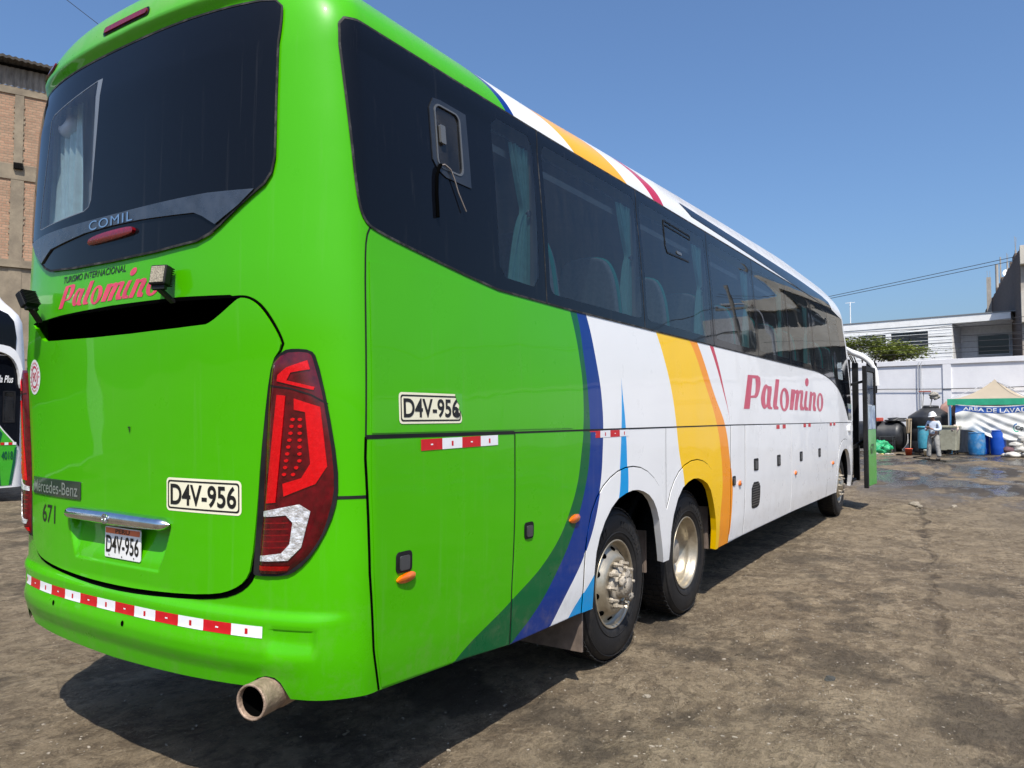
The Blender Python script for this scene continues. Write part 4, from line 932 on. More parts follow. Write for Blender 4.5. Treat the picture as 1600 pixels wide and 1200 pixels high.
# ---------------------------------------------------------------- ground
def ground_mat():
    t = NT('compacted_earth'); b = t.b; g = t.geo(); gn = t.n('ShaderNodeNewGeometry'); sx = t.n('ShaderNodeSeparateXYZ'); t.l(gn.outputs['Position'], sx.inputs[0])
    X, Y = sx.outputs[0], sx.outputs[1]
    wrp = t.n('ShaderNodeTexNoise'); wrp.inputs['Scale'].default_value = 1.6; wrp.inputs['Detail'].default_value = 4; t.l(g, wrp.inputs['Vector'])
    wv = t.n('ShaderNodeVectorMath', operation='MULTIPLY_ADD'); t.l(wrp.outputs['Color'], wv.inputs[0]); wv.inputs[1].default_value = (.7, .7, 0); t.l(g, wv.inputs[2])
    def vor(scale, feat='F1', src=None, rnd=1):
        v = t.n('ShaderNodeTexVoronoi', feature=feat); v.inputs['Scale'].default_value = scale; v.inputs['Randomness'].default_value = rnd
        t.l(src or g, v.inputs['Vector']); return v
    big = t.noise(g, .38, 5, .6, .6); mid = t.noise(wv.outputs[0], 1.7, 9, .70, .3); fine = t.noise(g, 20, 8, .75); vfine = t.noise(g, 70, 4, .8)
    stretch = t.noise(t.geo((.8, 2.0, 1)), 2.2, 9, .72, .4); crumb = t.noise(t.geo((1, 1.5, 1)), 7.5, 9, .76)
    c = t.ramp(mid, [(.36, (.070, .053, .037)), (.46, (.128, .101, .071)), (.54, (.180, .146, .104)), (.66, (.255, .213, .153))])
    c = t.mix(t.mapr(stretch, .50, .60, 0, .55), c, (.215, .178, .127)); c = t.mix(t.mapr(stretch, .44, .37, 0, .6), c, (.075, .058, .042))
    c = t.mix(t.mapr(crumb, .53, .62, 0, .65), c, (.27, .228, .168)); c = t.mix(t.mapr(crumb, .46, .38, 0, .75), c, (.060, .046, .033))
    c = t.mix(t.mapr(big, .50, .64, 0, .6), c, (.082, .064, .047))
    c = t.mix(t.mapr(vfine, .56, .68, 0, .6), c, (.34, .285, .21)); c = t.mix(t.mapr(vfine, .44, .34, 0, .65), c, (.05, .038, .027))
    cl = vor(11, src=wv.outputs[0]); clr = t.n('ShaderNodeSeparateXYZ'); t.l(cl.outputs['Color'], clr.inputs[0])
    c = t.mix(t.math('MULTIPLY', t.mapr(clr.outputs[0], 0, 1, 0, .35), t.mapr(cl.outputs['Distance'], .5, .2, 0, 1)), c, t.mix(clr.outputs[1], (.07, .055, .04), (.28, .235, .17)))
    pe = vor(2.1, 'DISTANCE_TO_EDGE', wv.outputs[0]); crust = t.mapr(pe.outputs['Distance'], .0, .03, 1, 0)
    msk = t.mapr(t.noise(g, .9, 4, .6), .54, .66, 0, .35)
    c = t.mix(t.math('MULTIPLY', crust, msk), c, (.065, .050, .036))
    # dried mud crusts: thin light layers with crisp broken edges over the darker base
    fl1 = t.noise(wv.outputs[0], 3.4, 10, .66); fl2 = t.noise(t.geo((1, 1.25, 1)), 8.5, 9, .70, .3); area = t.noise(g, .7, 4, .6)
    k1 = t.math('MULTIPLY', t.mapr(fl1, .515, .53, 0, 1), t.mapr(area, .42, .56, .25, 1)); k2 = t.mapr(fl2, .545, .56, 0, 1); k3 = t.mapr(fl2, .44, .425, 0, 1)
    c = t.mix(t.math('MULTIPLY', k1, .6), c, t.mix(fl2, (.20, .165, .12), (.34, .29, .215)))
    c = t.mix(t.math('MULTIPLY', k2, .30), c, (.33, .28, .205)); c = t.mix(t.math('MULTIPLY', k3, .42), c, (.06, .046, .034))
    # light scrapes and chips
    ch = vor(34, src=wv.outputs[0]); chr_ = t.n('ShaderNodeSeparateXYZ'); t.l(ch.outputs['Color'], chr_.inputs[0])
    chip = t.math('MULTIPLY', t.mapr(ch.outputs['Distance'], .30, .16, 0, 1), t.math('GREATER_THAN', chr_.outputs[0], .86))
    chip = t.math('MULTIPLY', chip, t.mapr(t.noise(g, 1.3, 3), .40, .62, .15, 1))
    c = t.mix(chip, c, (.46, .41, .33))
    ch2 = vor(80); c2 = t.n('ShaderNodeSeparateXYZ'); t.l(ch2.outputs['Color'], c2.inputs[0])
    grit = t.math('MULTIPLY', t.mapr(ch2.outputs['Distance'], .36, .2, 0, 1), t.math('GREATER_THAN', c2.outputs[1], .86))
    c = t.mix(t.math('MULTIPLY', grit, .55), c, t.mix(c2.outputs[2], (.34, .30, .24), (.045, .038, .03)))
    c = t.mix(t.mapr(fine, .35, .7, 0, .30), c, (.30, .25, .18))
    # tyre tread prints: lug pattern along travel lines
    def tread(cx, cy, ang, width, length, fr_, strength):
        mp = t.n('ShaderNodeMapping', vector_type='TEXTURE'); mp.inputs['Location'].default_value = (cx, cy, 0); mp.inputs['Rotation'].default_value = (0, 0, ang)
        t.l(wv2.outputs[0], mp.inputs[0]); s2 = t.n('ShaderNodeSeparateXYZ'); t.l(mp.outputs[0], s2.inputs[0])
        u, w = s2.outputs[0], s2.outputs[1]
        inside = t.math('MULTIPLY', t.mapr(t.math('ABSOLUTE', w), width/2-.03, width/2, 1, 0), t.mapr(t.math('ABSOLUTE', u), length/2-.5, length/2, 1, 0))
        ph = t.math('ADD', t.math('MULTIPLY', u, fr_), t.math('MULTIPLY', t.math('ABSOLUTE', w), 5))
        lug = t.mapr(t.math('SINE', t.math('MULTIPLY', ph, 6.283)), -.1, .5, 0, 1)
        gr = t.mapr(t.math('ABSOLUTE', t.math('SINE', t.math('MULTIPLY', w, 38))), .12, .3, 0, 1)
        return t.math('MULTIPLY', t.math('MULTIPLY', inside, strength), t.math('MULTIPLY', lug, gr))
    wv2 = t.n('ShaderNodeVectorMath', operation='MULTIPLY_ADD'); t.l(wrp.outputs['Color'], wv2.inputs[0]); wv2.inputs[1].default_value = (.12, .12, 0); t.l(g, wv2.inputs[2])
    patch = t.mapr(t.noise(g, 1.4, 5, .65), .40, .54, 0, 1)
    tr = None
    for a in ((2.3, -3.15, R(62), .38, 1.9, 9, 1), (1.75, -3.0, R(55), .30, 1.7, 9, .8), (3.4, -3.3, R(68), .36, 2.0, 9, .9), (2.9, -2.6, R(20), .28, 1.8, 9, .6), (9.5, -3.4, R(4), .3, 7, 8, .8), (9.9, -4.1, R(4), .3, 7, 8, .7), (14.8, -4.1, R(66), .34, 9, 7, .9), (16.0, -4.6, R(70), .34, 9, 7, .9), (7.2, -4.4, R(-4), .3, 6, 8, .8)):
        q = tread(*a); tr = q if tr is None else t.math('MAXIMUM', tr, q)
    tr = t.math('MULTIPLY', tr, patch)
    c = t.mix(t.math('MULTIPLY', tr, .75), c, (.30, .255, .19))
    # long soft wheel ruts and the dark seam running down the yard
    def rut(x0, y0, x1, y1, w_, k_):
        a_ = math.atan2(y1-y0, x1-x0); mp = t.n('ShaderNodeMapping', vector_type='TEXTURE'); mp.inputs['Location'].default_value = (x0, y0, 0); mp.inputs['Rotation'].default_value = (0, 0, a_); t.l(wv3.outputs[0], mp.inputs[0])
        s2 = t.n('ShaderNodeSeparateXYZ'); t.l(mp.outputs[0], s2.inputs[0]); L_ = math.hypot(x1-x0, y1-y0)
        al = t.math('MULTIPLY', t.mapr(s2.outputs[0], 0, .8, 0, 1), t.mapr(s2.outputs[0], L_-.8, L_, 1, 0))
        return t.math('MULTIPLY', t.math('MULTIPLY', al, k_), t.mapr(t.math('ABSOLUTE', s2.outputs[1]), w_*.35, w_, 1, 0))
    wv3 = t.n('ShaderNodeVectorMath', operation='MULTIPLY_ADD'); t.l(wrp.outputs['Color'], wv3.inputs[0]); wv3.inputs[1].default_value = (.5, .5, 0); sh3 = t.n('ShaderNodeVectorMath', operation='SUBTRACT'); t.l(g, sh3.inputs[0]); sh3.inputs[1].default_value = (.25, .25, 0); t.l(sh3.outputs[0], wv3.inputs[2])
    seamd = rut(3.2, -3.12, 14.2, -2.2, .07, 1); c = t.mix(t.math('MULTIPLY', seamd, t.mapr(mid, .40, .55, .9, .15)), c, (.055, .042, .03))
    tracks = rut(-1, -2.9, 26, -3.7, .20, .8)
    for a in ((-1, -4.6, 26, -5.6, .20, .8), (4, -6.5, 18, -1.2, .17, .8), (6, -7.2, 20, -1.9, .17, .7), (1.5, -2.0, 11, -4.6, .16, .7), (8, -1.9, 24, -2.3, .18, .7)): tracks = t.math('MAXIMUM', tracks, rut(*a))
    tracks = t.math('MULTIPLY', tracks, t.mapr(t.noise(g, .8, 5, .6), .38, .56, 0, 1))
    c = t.mix(t.math('MULTIPLY', tracks, .55), c, (.23, .192, .14))
    # damp ground towards the washing area
    wetn = t.noise(t.geo((.30, .8, 1)), 1.0, 6, .62, .5)
    zone = t.mapr(t.math('SUBTRACT', X, t.math('MULTIPLY', Y, 1.1)), 14.5, 21, 0, 1); wet = t.math('MULTIPLY', zone, t.mapr(wetn, .40, .52, 0, 1))
    near = t.math('MULTIPLY', t.mapr(X, 12, 6, 0, 1), t.mapr(t.noise(g, .75, 6, .66), .52, .59, 0, .75))
    c = t.mix(wet, c, (.040, .034, .028)); c = t.mix(near, c, (.065, .054, .042))
    c = t.mix(1.0, c, (1.11, 1.04, .93), 'MULTIPLY')
    t.l(c, b.inputs['Base Color'])
    r = t.mapr(fine, .3, .7, .80, .98); rr = t.mix(t.math('MULTIPLY', wet, t.mapr(t.noise(t.geo((.35, 1, 1)), 1.7, 5), .42, .52, .1, 1)), r, .09)
    t.l(rr, b.inputs['Roughness']); b.inputs['Specular IOR Level'].default_value = .32
    h = t.math('ADD', t.math('MULTIPLY', mid, .9), t.math('MULTIPLY', fine, .22)); h = t.math('ADD', h, t.math('MULTIPLY', stretch, .6))
    h = t.math('ADD', h, t.math('MULTIPLY', crumb, .45)); h = t.math('ADD', h, t.math('MULTIPLY', k1, .13)); h = t.math('ADD', h, t.math('MULTIPLY', k2, .07)); h = t.math('SUBTRACT', h, t.math('MULTIPLY', k3, .08)); h = t.math('ADD', h, t.math('MULTIPLY', t.mapr(cl.outputs['Distance'], .5, .1, 0, 1), t.math('MULTIPLY', clr.outputs[0], .12))); h = t.math('ADD', h, t.math('MULTIPLY', chip, .18)); h = t.math('SUBTRACT', h, t.math('MULTIPLY', t.math('MULTIPLY', crust, msk), .25)); h = t.math('ADD', h, t.math('MULTIPLY', tr, .22)); h = t.math('SUBTRACT', h, t.math('MULTIPLY', seamd, .5)); h = t.math('SUBTRACT', h, t.math('MULTIPLY', tracks, .25)); h = t.math('ADD', h, t.math('MULTIPLY', grit, .10))
    n1 = t.bump(h, 1.0, .075); n2 = t.bump(vfine, .6, .008, n1)
    nm = t.n('ShaderNodeMix', data_type='VECTOR'); t.l(wet, nm.inputs[0]); t.l(n2, nm.inputs[4]); t.l(gn.outputs['Normal'], nm.inputs[5])
    wetf = t.math('MULTIPLY', wet, .8); t.l(wetf, nm.inputs[0])
    t.l(nm.outputs[1], b.inputs['Normal'])
    return t.m
GROUND = ground_mat()
def gh(x, y):
    n = noise.fractal(Vector((x*.9, y*.9, 3.1)), .9, 2.1, 5)*.022 + noise.noise(Vector((x*.22, y*.22, 9)))*.03
    n += noise.fractal(Vector((x*3.2, y*5.2, 1.7)), .8, 2.2, 5)*.011
    if x < 14 and y > -9: n += noise.fractal(Vector((x*11, y*15, 4.7)), .7, 2.3, 3)*.0035+max(0, noise.noise(Vector((x*5, y*7, 8)))-.12)*.014
    d = math.hypot(x-13.9, y+2.2)
    n += .05*math.exp(-(d/.9)**2)*noise.noise(Vector((x*3, y*3, 5)))*2-.05*math.exp(-((x-13.6)/.35)**2-((y+2.35)/.25)**2)
    k = 1
    for wx in (2.82, 4.22, 11.57):
        for wy in (-1.06, 1.06): k = min(k, sst(.32, .95, math.hypot((x-wx)*1.0, (y-wy))))
    far = 1-.7*sst(18, 30, x)
    return (n*k-.006*(1-k))*far
def axis_pts(a, b, st, lo, hi):
    p = list(np.arange(a, b, st)); s = st; q = b
    while q < hi: p.append(q); s = min(s*1.06, .09) if abs(q) < 16 else s*1.22; q += s
    p.append(hi); s = st*1.22; q = a-s
    while q > lo: p.insert(0, q); s = min(s*1.06, .09) if abs(q) < 9 else s*1.22; q -= s
    p.insert(0, lo); return p
gx = axis_pts(-.8, 9, .034, -400, 900); gy = axis_pts(-5.2, -.6, .034, -500, 500)
gv = [(x, y, gh(x, y) if -6 < x < 60 and -30 < y < 30 else 0) for x in gx for y in gy]; ny = len(gy)
me = bpy.data.meshes.new('ground'); me.from_pydata(gv, [], [(i*ny+j, (i+1)*ny+j, (i+1)*ny+j+1, i*ny+j+1) for i in range(len(gx)-1) for j in range(ny-1)])
me.polygons.foreach_set('use_smooth', [True]*len(me.polygons)); me.update()
tag(link('ground', me, GROUND), kind='structure')
# loose grit and small stones
STONE = mat('loose_stone', (.26, .225, .175), .9, var=.35, scale=30, dirt=((.08, .065, .05), .6), bump=.3)
rng = random.Random(11); bm = bmesh.new()
ico = bmesh.new(); bmesh.ops.create_icosphere(ico, subdivisions=1, radius=1); IV = [v.co.copy() for v in ico.verts]; IF = [[v.index for v in f.verts] for f in ico.faces]; ico.free()
mb = MB()
for k in range(6500):
    u = rng.random(); x = -.6+13*u**1.6; y = rng.uniform(-5.5-.1*x, 1.2)
    if rng.random() < .30: cx, cy = [(1.2, -2.1), (2.6, -2.4), (5.2, -2.6), (7.5, -3.2), (13.7, -2.2), (9, -2.2)][k % 6]; x = rng.gauss(cx, .8); y = rng.gauss(cy, .5)
    r = rng.choice((.0025, .003, .003, .004, .004, .005, .006, .009))*rng.uniform(.7, 1.2)
    Mr = Matrix.Translation((x, y, gh(x, y)+r*.1)) @ Matrix.Rotation(rng.uniform(0, 6.3), 4, 'Z') @ Matrix.Diagonal((r*rng.uniform(.8, 1.9), r*rng.uniform(.6, 1.1), r*rng.uniform(.35, .7), 1))
    mb.add([Mr @ (p*(1+.35*noise.noise(p*1.7+Vector((k, 0, 0))))) for p in IV], IF, 0, False)
tag(mb.build('gravel', STONE), 'small pale chips and loose stones scattered over the earth yard', 'gravel', kind='stuff')
bm.free()
def rock(x, y, s, label, m, seed=1, flat=.45):
    b2 = bmesh.new(); bmesh.ops.create_icosphere(b2, subdivisions=3, radius=1)
    for v in b2.verts: v.co *= 1+.45*noise.noise(v.co*1.3+Vector((seed, 0, 0)))+.12*noise.noise(v.co*4+Vector((seed, 2, 0))); v.co.x *= s; v.co.y *= s*.75; v.co.z *= s*flat
    me = bpy.data.meshes.new('stone'); b2.to_mesh(me); b2.free(); o = link('stone', me, m, None, (x, y, gh(x, y)+s*.15), (0, 0, seed)); tag(o, label, 'stone')
rock(3.2, -2.5, .038, 'dark grey clod lying alone on the open earth, right of the rear wheels', mat('dark_clod', (.05, .05, .045), .95, var=.3, scale=20, bump=.5), 3)
rock(2.35, -1.62, .022, 'small pale stone on the earth just outside the rearmost wheel', STONE, 5)
rock(13.6, -2.15, .10, 'lump of broken concrete at the edge of the shallow pothole', STONE, 8, .6)
rock(13.9, -2.75, .06, 'smaller broken lump just right of the shallow pothole', STONE, 9, .6)

# ---------------------------------------------------------------- background frame: the far wall is turned 10.5 degrees
A0 = R(10.5); CA, SA = math.cos(A0), math.sin(A0)
def W0(x0, yl, z=0): return (x0+SA*yl, CA*yl, z)
def back(name, x0, yl, label, cat, group=None): return empty(name, W0(x0, yl), -A0, label, cat, group)
# perimeter wall: local x = away, y = leftwards
def wall_paint():
    t = NT('wall_paint'); g = t.coords(); gz = t.n('ShaderNodeSeparateXYZ'); t.l(g, gz.inputs[0]); z = gz.outputs[2]
    n = t.noise(t.coords((1, 1, .6)), 1.3, 7, .65); n2 = t.noise(t.coords((1, 1, .25)), 4, 6, .7)
    c = t.mix(t.mapr(n, .35, .7, 0, 1), (.76, .76, .78), (.68, .68, .71))
    c = t.mix(t.math('MULTIPLY', t.mapr(z, 2.0, .4, 0, 1), t.mapr(n2, .42, .62, 0, .7)), c, (.30, .28, .25))
    c = t.mix(t.mapr(n2, .66, .78, 0, .35), c, (.36, .36, .38))
    t.l(c, t.b.inputs['Base Color']); t.b.inputs['Roughness'].default_value = .85; t.l(t.bump(t.noise(g, 14, 6), .25, .02), t.b.inputs['Normal']); return t.m
WP = wall_paint()
pw = back('perimeter_wall', 38.5, 0, 'long pale lavender rendered wall closing the far end of the yard', 'wall')
mb = MB(); mb.box(.0, .22, -60, 70, 0, 4.20); mb.build('wall_face', WP, pw)
mb = MB(); mb.box(-.07, .27, -60, 70, 4.05, 4.28); mb.build('coping', WP, pw, bevel=.01)
for yl in (-46, -38.5, -31, -23.8, -16.4, -9.0, -1.6, 5.8, 13.2, 20.6, 28): 
    mb = MB(); mb.box(-.065, -.001, yl-.17, yl+.17, 0, 4.048); mb.build('pilaster', WP, pw)
mb = MB(); mb.tube([(-.05, 12+0*i, 2.93) if False else (-.085, 12-2.2*i, 2.92+.03*math.sin(i*1.7)) for i in range(14)], .018, 6); c1 = mb.build('wall_cable', BLACK); c1.location = W0(38.5, 0); c1.rotation_euler = (0, 0, -A0); tag(c1, 'thin black cable running level along the pale far wall', 'cable')
for dy, z0 in ((-.40, 1.95), (-.52, 2.1)):
    mb = MB(); mb.tube([(-.09, dy, z0), (-.09, dy+.01, 3.2), (-.09, dy, 4.1), (-.02, dy-.1, 4.33), (.1, dy-.4, 4.34)], .022, 6)
    o = mb.build('conduit', mat('conduit_grey', (.42, .43, .45), .6) if 'conduit_grey' not in MATS else MATS['conduit_grey']); o.location = W0(38.5, 0); o.rotation_euler = (0, 0, -A0)
    tag(o, 'left of two thin grey conduits climbing the pale wall' if dy > -.45 else 'right of two thin grey conduits, bent over the wall top', 'conduit', 'conduits on the far wall')
# white building behind the wall
WB = mat('white_render', (.88, .88, .87), .7, var=.04, scale=3, dirt=((.55, .53, .5), .3))
WG = NT('dark_pane'); WG.b.inputs['Base Color'].default_value = (.02, .024, .03, 1); WG.b.inputs['Roughness'].default_value = .08; WG = WG.m
GREYR = mat('grey_render', (.56, .56, .57), .8, var=.1)
CONC = mat('raw_concrete', (.34, .31, .27), .9, var=.2, scale=2, dirt=((.2, .17, .14), .5), bump=.3)
wb = back('white_building', 47, 0, 'low white boarded building with flat roof rising behind the far wall', 'building')
mb = MB()
mb.box(0, .2, -1.6, 1.98-3.9+1.6, 0, 6.8)   # pier right of the windows
def wallholes(mb, y0, y1, z0, z1, holes, x0=0, x1=.2):
    """wall between y0..y1 with rectangular holes (y0,y1,z0,z1)"""
    ys = sorted(set([y0, y1]+[h for q in holes for h in q[:2]])); zs = sorted(set([z0, z1]+[h for q in holes for h in q[2:]]))
    for a, b in zip(ys, ys[1:]):
        for c, d in zip(zs, zs[1:]):
            m_, n_ = (a+b)/2, (c+d)/2
            if not any(q[0] < m_ < q[1] and q[2] < n_ < q[3] for q in holes): mb.box(x0, x1, a, b, c, d)
mb = MB(); HO = [(-.27, 1.70, 5.40, 6.50), (2.0, 3.52, 5.50, 6.46), (4.2, 6.0, 5.5, 6.46), (8, 11, 5.5, 6.46)]
wallholes(mb, -1.50, 16, 0, 6.82, HO)
for i in range(11): mb.box(-.012, -.001, -1.48, 16, 4.62+i*.19, 4.64+i*.19)
mb.build('boarded_wall', WB, wb)
mb = MB(); mb.box(-.03, 9, -4.30, 16, 6.83, 7.24); mb.build('roof_fascia', WB, wb, bevel=.01)
mb = MB(); mb.box(-.06, 9.05, -4.75, 16.02, 7.242, 7.30); mb.build('roof', mat('roof_edge_grey', (.2, .22, .24), .7), wb)
for i, q in enumerate(HO):
    f = MB(); f.box(.06, .10, q[0]-.0, q[1]+.0, q[2], q[3]); w = f.build('window', WG, wb)
    f = MB(); m_ = (q[0]+q[1])/2
    f.box(.04, .058, m_-.02, m_+.02, q[2], q[3]); f.box(.04, .058, q[0], q[0]+.03, q[2], q[3]); f.box(.04, .058, q[1]-.03, q[1], q[2], q[3]); f.build('window_frame', BLACK, w)
f = MB()
for i in range(9): f.box(.05, .058, 2.95+i*.06, 2.98+i*.06, 5.55, 6.40)
f.build('blind', WB, wb)
mb = MB(); mb.box(2.0, 2.15, -4.6, -1.3, 4.2, 6.82); 
mb.build('balcony_wall', GREYR, wb)
mb = MB(); mb.box(.21, 2.0, -1.499, -1.35, 4.2, 6.82); mb.box(.21, 2.0, -4.7, -4.55, 4.2, 6.82); mb.build('balcony_side', GREYR, wb)
mb = MB(); mb.box(.0, 2.0, -4.55, -1.5, 4.2, 4.32); mb.build('balcony_floor', GREYR, wb)
mb = MB(); mb.box(1.94, 1.99, -3.86, -2.36, 5.14, 6.20); w = mb.build('window', WG, wb)
mb = MB(); mb.box(1.90, 1.938, -3.92, -3.86, 5.08, 6.26); mb.box(1.90, 1.938, -2.36, -2.30, 5.08, 6.26); mb.box(1.90, 1.938, -3.86, -2.36, 6.2, 6.26); mb.box(1.90, 1.938, -3.86, -2.36, 5.08, 5.14); mb.build('window_frame', MATS['conduit_grey'], w)
mb = MB(); mb.box(.2, 9, -1.35, 15.9, 0, 6.8); mb.build('building_core', GREYR, wb)
mb = MB(); mb.tube([(50.8, 4.38, 7.0), (50.8, 4.38, 9.05)], .035, 6); mb.bar((50.8, 4.1, 9.0), (50.8, 4.66, 9.0), .03); mb.bar((50.65, 4.38, 8.8), (50.95, 4.38, 8.8), .03)
tag(mb.build('roof_antenna', WHITEPLAIN), 'thin white antenna mast on the flat roof of the white building', 'antenna')
# cream and grey block at the right edge (its front shows in the coach windows)
CRM = mat('cream_concrete', (.52, .48, .41), .8, var=.12, scale=1.5, dirt=((.32, .29, .25), .4))
cb = empty('concrete_block_building', (43.4, -4.62, 0), 0, 'cream banded concrete block with a dark brick flank, at the right edge', 'building')
mb = MB(); mb.box(.3, 26, -9, -.4, 0, 9.0)
def rotate_flank(): pass
mb.build('building_core', GREYR, cb)
mb = MB()
for z0, z1 in ((0, 3.0), (4.35, 5.9), (8.55-.85, 8.55)): pass
FL = [(0, 1.0), (2.6, 4.45), (6.3, 7.85), (9.22, 10.15)]
for z0, z1 in FL: mb.box(-.45, .29, -6.2, 0, z0, z1)
mb.build('floor_band', CRM, cb, bevel=.01)
mb = MB()
for z0, z1 in ((1.0, 2.6), (4.45, 6.3), (7.85, 9.22)):
    mb.box(.0, .28, -.35, -.02, z0, z1); mb.box(.0, .28, -6.2, -5.9, z0, z1); mb.box(.0, .28, -3.2, -2.95, z0, z1)
mb.build('pier', CONC, cb)
for z0, z1 in ((1.0, 2.6), (4.45, 6.3), (7.85, 9.22)):
    for a, b in ((-2.92, -.38), (-5.87, -3.23)):
        f = MB(); f.box(.12, .16, a, b, z0, z1); w = f.build('window', WG, cb); f = MB()
        for i in range(1, 4): f.box(.08, .118, a+(b-a)*i/4-.02, a+(b-a)*i/4+.02, z0, z1)
        f.build('window_frame', MATS['conduit_grey'], w)
# brick flank: wall running away to the far left
def brick_mat(name, c1, c2, mort, scale=1.0, bw=.24, bh=.09, axes='xz', hue=.0):
    t = NT(name); g = t.coords(); s = t.n('ShaderNodeSeparateXYZ'); t.l(g, s.inputs[0]); cb_ = t.n('ShaderNodeCombineXYZ')
    t.l(s.outputs[0 if axes[0] == 'x' else 1], cb_.inputs[0]); t.l(s.outputs[2], cb_.inputs[1])
    br = t.n('ShaderNodeTexBrick'); t.l(cb_.outputs[0], br.inputs['Vector']); br.inputs['Color1'].default_value = (*c1, 1); br.inputs['Color2'].default_value = (*c2, 1); br.inputs['Mortar'].default_value = (*mort, 1)
    br.inputs['Scale'].default_value = 1; br.inputs['Brick Width'].default_value = bw; br.inputs['Row Height'].default_value = bh; br.inputs['Mortar Size'].default_value = .012; br.inputs['Mortar Smooth'].default_value = .3; br.inputs['Bias'].default_value = 0
    n = t.noise(g, 1.1, 6, .65); c = t.mix(t.mapr(n, .42, .66, 0, .5), br.outputs['Color'], tuple(q*.72 for q in mort))
    n2 = t.noise(g, 7, 4, .7); c = t.mix(t.mapr(n2, .5, .75, 0, .4), c, tuple(min(1, q*1.25) for q in mort))
    t.l(c, t.b.inputs['Base Color']); t.b.inputs['Roughness'].default_value = .92
    t.l(t.bump(t.math('ADD', t.math('MULTIPLY', br.outputs['Fac'], -1), t.math('MULTIPLY', n2, .5)), .6, .02), t.b.inputs['Normal']); return t.m
GBR = brick_mat('grey_brick', (.11, .072, .056), (.15, .10, .08), (.12, .098, .08))
fl = MB(); fl.box(0, 26.5, -.18, 0, 0, 9.95); f = fl.build('brick_flank', GBR, cb); f.rotation_euler = (0, 0, R(3.8))
fl = MB(); fl.box(.0, 26.5, -.18, .0, 9.951, 10.02) ; f = fl.build('flank_coping', GBR, cb); f.rotation_euler = (0, 0, R(3.8))
rng = random.Random(21)
for i in range(30):
    xx = i*.88; f = MB(); f.box(xx, xx+rng.uniform(.3, .85), -.16, -.02, 10.021, 10.021+rng.choice((.08, .14, .22, .1, .32))); f = f.build('broken_parapet', GBR, cb); f.rotation_euler = (0, 0, R(3.8))
for i, xx in enumerate((4.2, 9.1, 13.9)):
    f = MB(); f.box(xx, xx+.25, -.26, -.185, 9.4, 10.8+.2*i); f.tube([(xx+.06, -.22, 10.7), (xx+.02, -.25, 11.5)], .012, 5); f.tube([(xx+.18, -.22, 10.7), (xx+.2, -.2, 11.6)], .012, 5); f = f.build('rebar_column', CONC, cb); f.rotation_euler = (0, 0, R(3.8))
for x, z in ((61.3, 11.55), (63.5, 11.0)):
    mb = MB(); mb.box(x, x+.28, -3.36, -3.08, 9.0, z)
    mb.tube([(x+.06, -3.3, z), (x+.05, -3.31, z+.45)], .012, 5); mb.tube([(x+.2, -3.15, z), (x+.21, -3.13, z+.5)], .012, 5); mb.build('unfinished_column', CONC).parent = cb
for o in [k for k in bpy.data.objects if k.name.startswith('unfinished_column')]: o.location = (-43.4, 4.62, 0)
mb = MB(); mb.tube([(61.2, -3.72, 7.0), (61.2, -3.72, 12.4)], .10, 8); mb.tube([(61.2, -3.95, 9.5), (61.2, -3.95, 12.9)], .05, 6); mb.bar((61.2, -3.70, 10.8), (61.2, -3.97, 10.8), .06)
tag(mb.build('roof_mast', CONC), 'pair of bare vertical pipes rising above the dark brick flank at right', 'mast')
mb = MB(); Md = Matrix.Translation((57, -4.35, 10.95)) @ Matrix.Rotation(R(-60), 4, 'Y') @ Matrix.Rotation(R(20), 4, 'X'); mb.lathe([(0, 0), (.18, .015), (.3, .05), (.38, .09)], 20, 0, Md)
o = mb.build('dish', WHITEPLAIN); mb = MB(); mb.tube([(57.1, -4.35, 9.9), (57.1, -4.35, 10.9)], .03, 6); mb.bar((57, -4.35, 10.9), (56.6, -4.25, 11.1), .03); p_ = mb.build('dish_pole', CONC)
e = empty('satellite_dish', (57, -4.35, 9.9), 0, 'small white satellite dish on the parapet of the brick building', 'satellite dish')
for q in (o, p_): q.parent = e; q.location = (-57, 4.35, -9.9)
# overhead cables
CAB = mat('cable_black', (.025, .025, .028), .7)
def cable(a, b, sag, r, label, group=None, n=14):
    a, b = Vector(a), Vector(b); pts = [a.lerp(b, i/n)-Vector((0, 0, sag*4*(i/n)*(1-i/n))) for i in range(n+1)]
    mb = MB(); mb.tube(pts, r, 5); tag(mb.build('overhead_cable', CAB), label, 'cable', group)
def ext(p, q, e): return tuple(p[i]+(p[i]-q[i])*e for i in range(3))
GP = 'cables strung across behind the far wall'
def two(p, q, e1, e2, sag, r, label): cable(ext(p, q, e1), ext(q, p, e2), sag, r, label, GP)
two((47.98, 5.3, 9.12), (46.16, -4.54, 10.22), .6, .8, .05, .018, 'upper of the two thin cables rising across the open sky at right')
two((48.0, 5.6, 8.95), (46.16, -4.54, 10.02), .6, .8, .05, .018, 'lower of the two thin cables rising across the open sky at right')
two((41.61, 3.31, 6.10), (40.14, -4.63, 5.95), .5, .6, .0, .016, 'cable crossing the white building just above its windows')
two((41.55, 2.99, 5.85), (40.14, -4.63, 6.28), .5, .6, .02, .012, 'cable sloping up to the right over the white building')
two((41.52, 2.8, 5.8), (40.14, -4.62, 5.48), .5, .6, .02, .014, 'cable sloping down to the right through the white building windows')
two((41.15, 2.81, 5.30), (40.15, -4.61, 5.27), .5, .6, .03, .014, 'level cable crossing the balcony window of the white building')
two((41.2, 2.6, 5.62), (40.15, -4.6, 5.58), .5, .6, .03, .012, 'cable crossing the upper part of the balcony window')
two((40.96, 2.8, 5.02), (40.15, -4.6, 4.94), .5, .6, .02, .012, 'cable hanging low, level with the balcony window sill')
two((40.96, 2.6, 4.80), (40.15, -4.6, 4.74), .5, .6, .02, .012, 'lowest cable, just above the coping of the far wall')
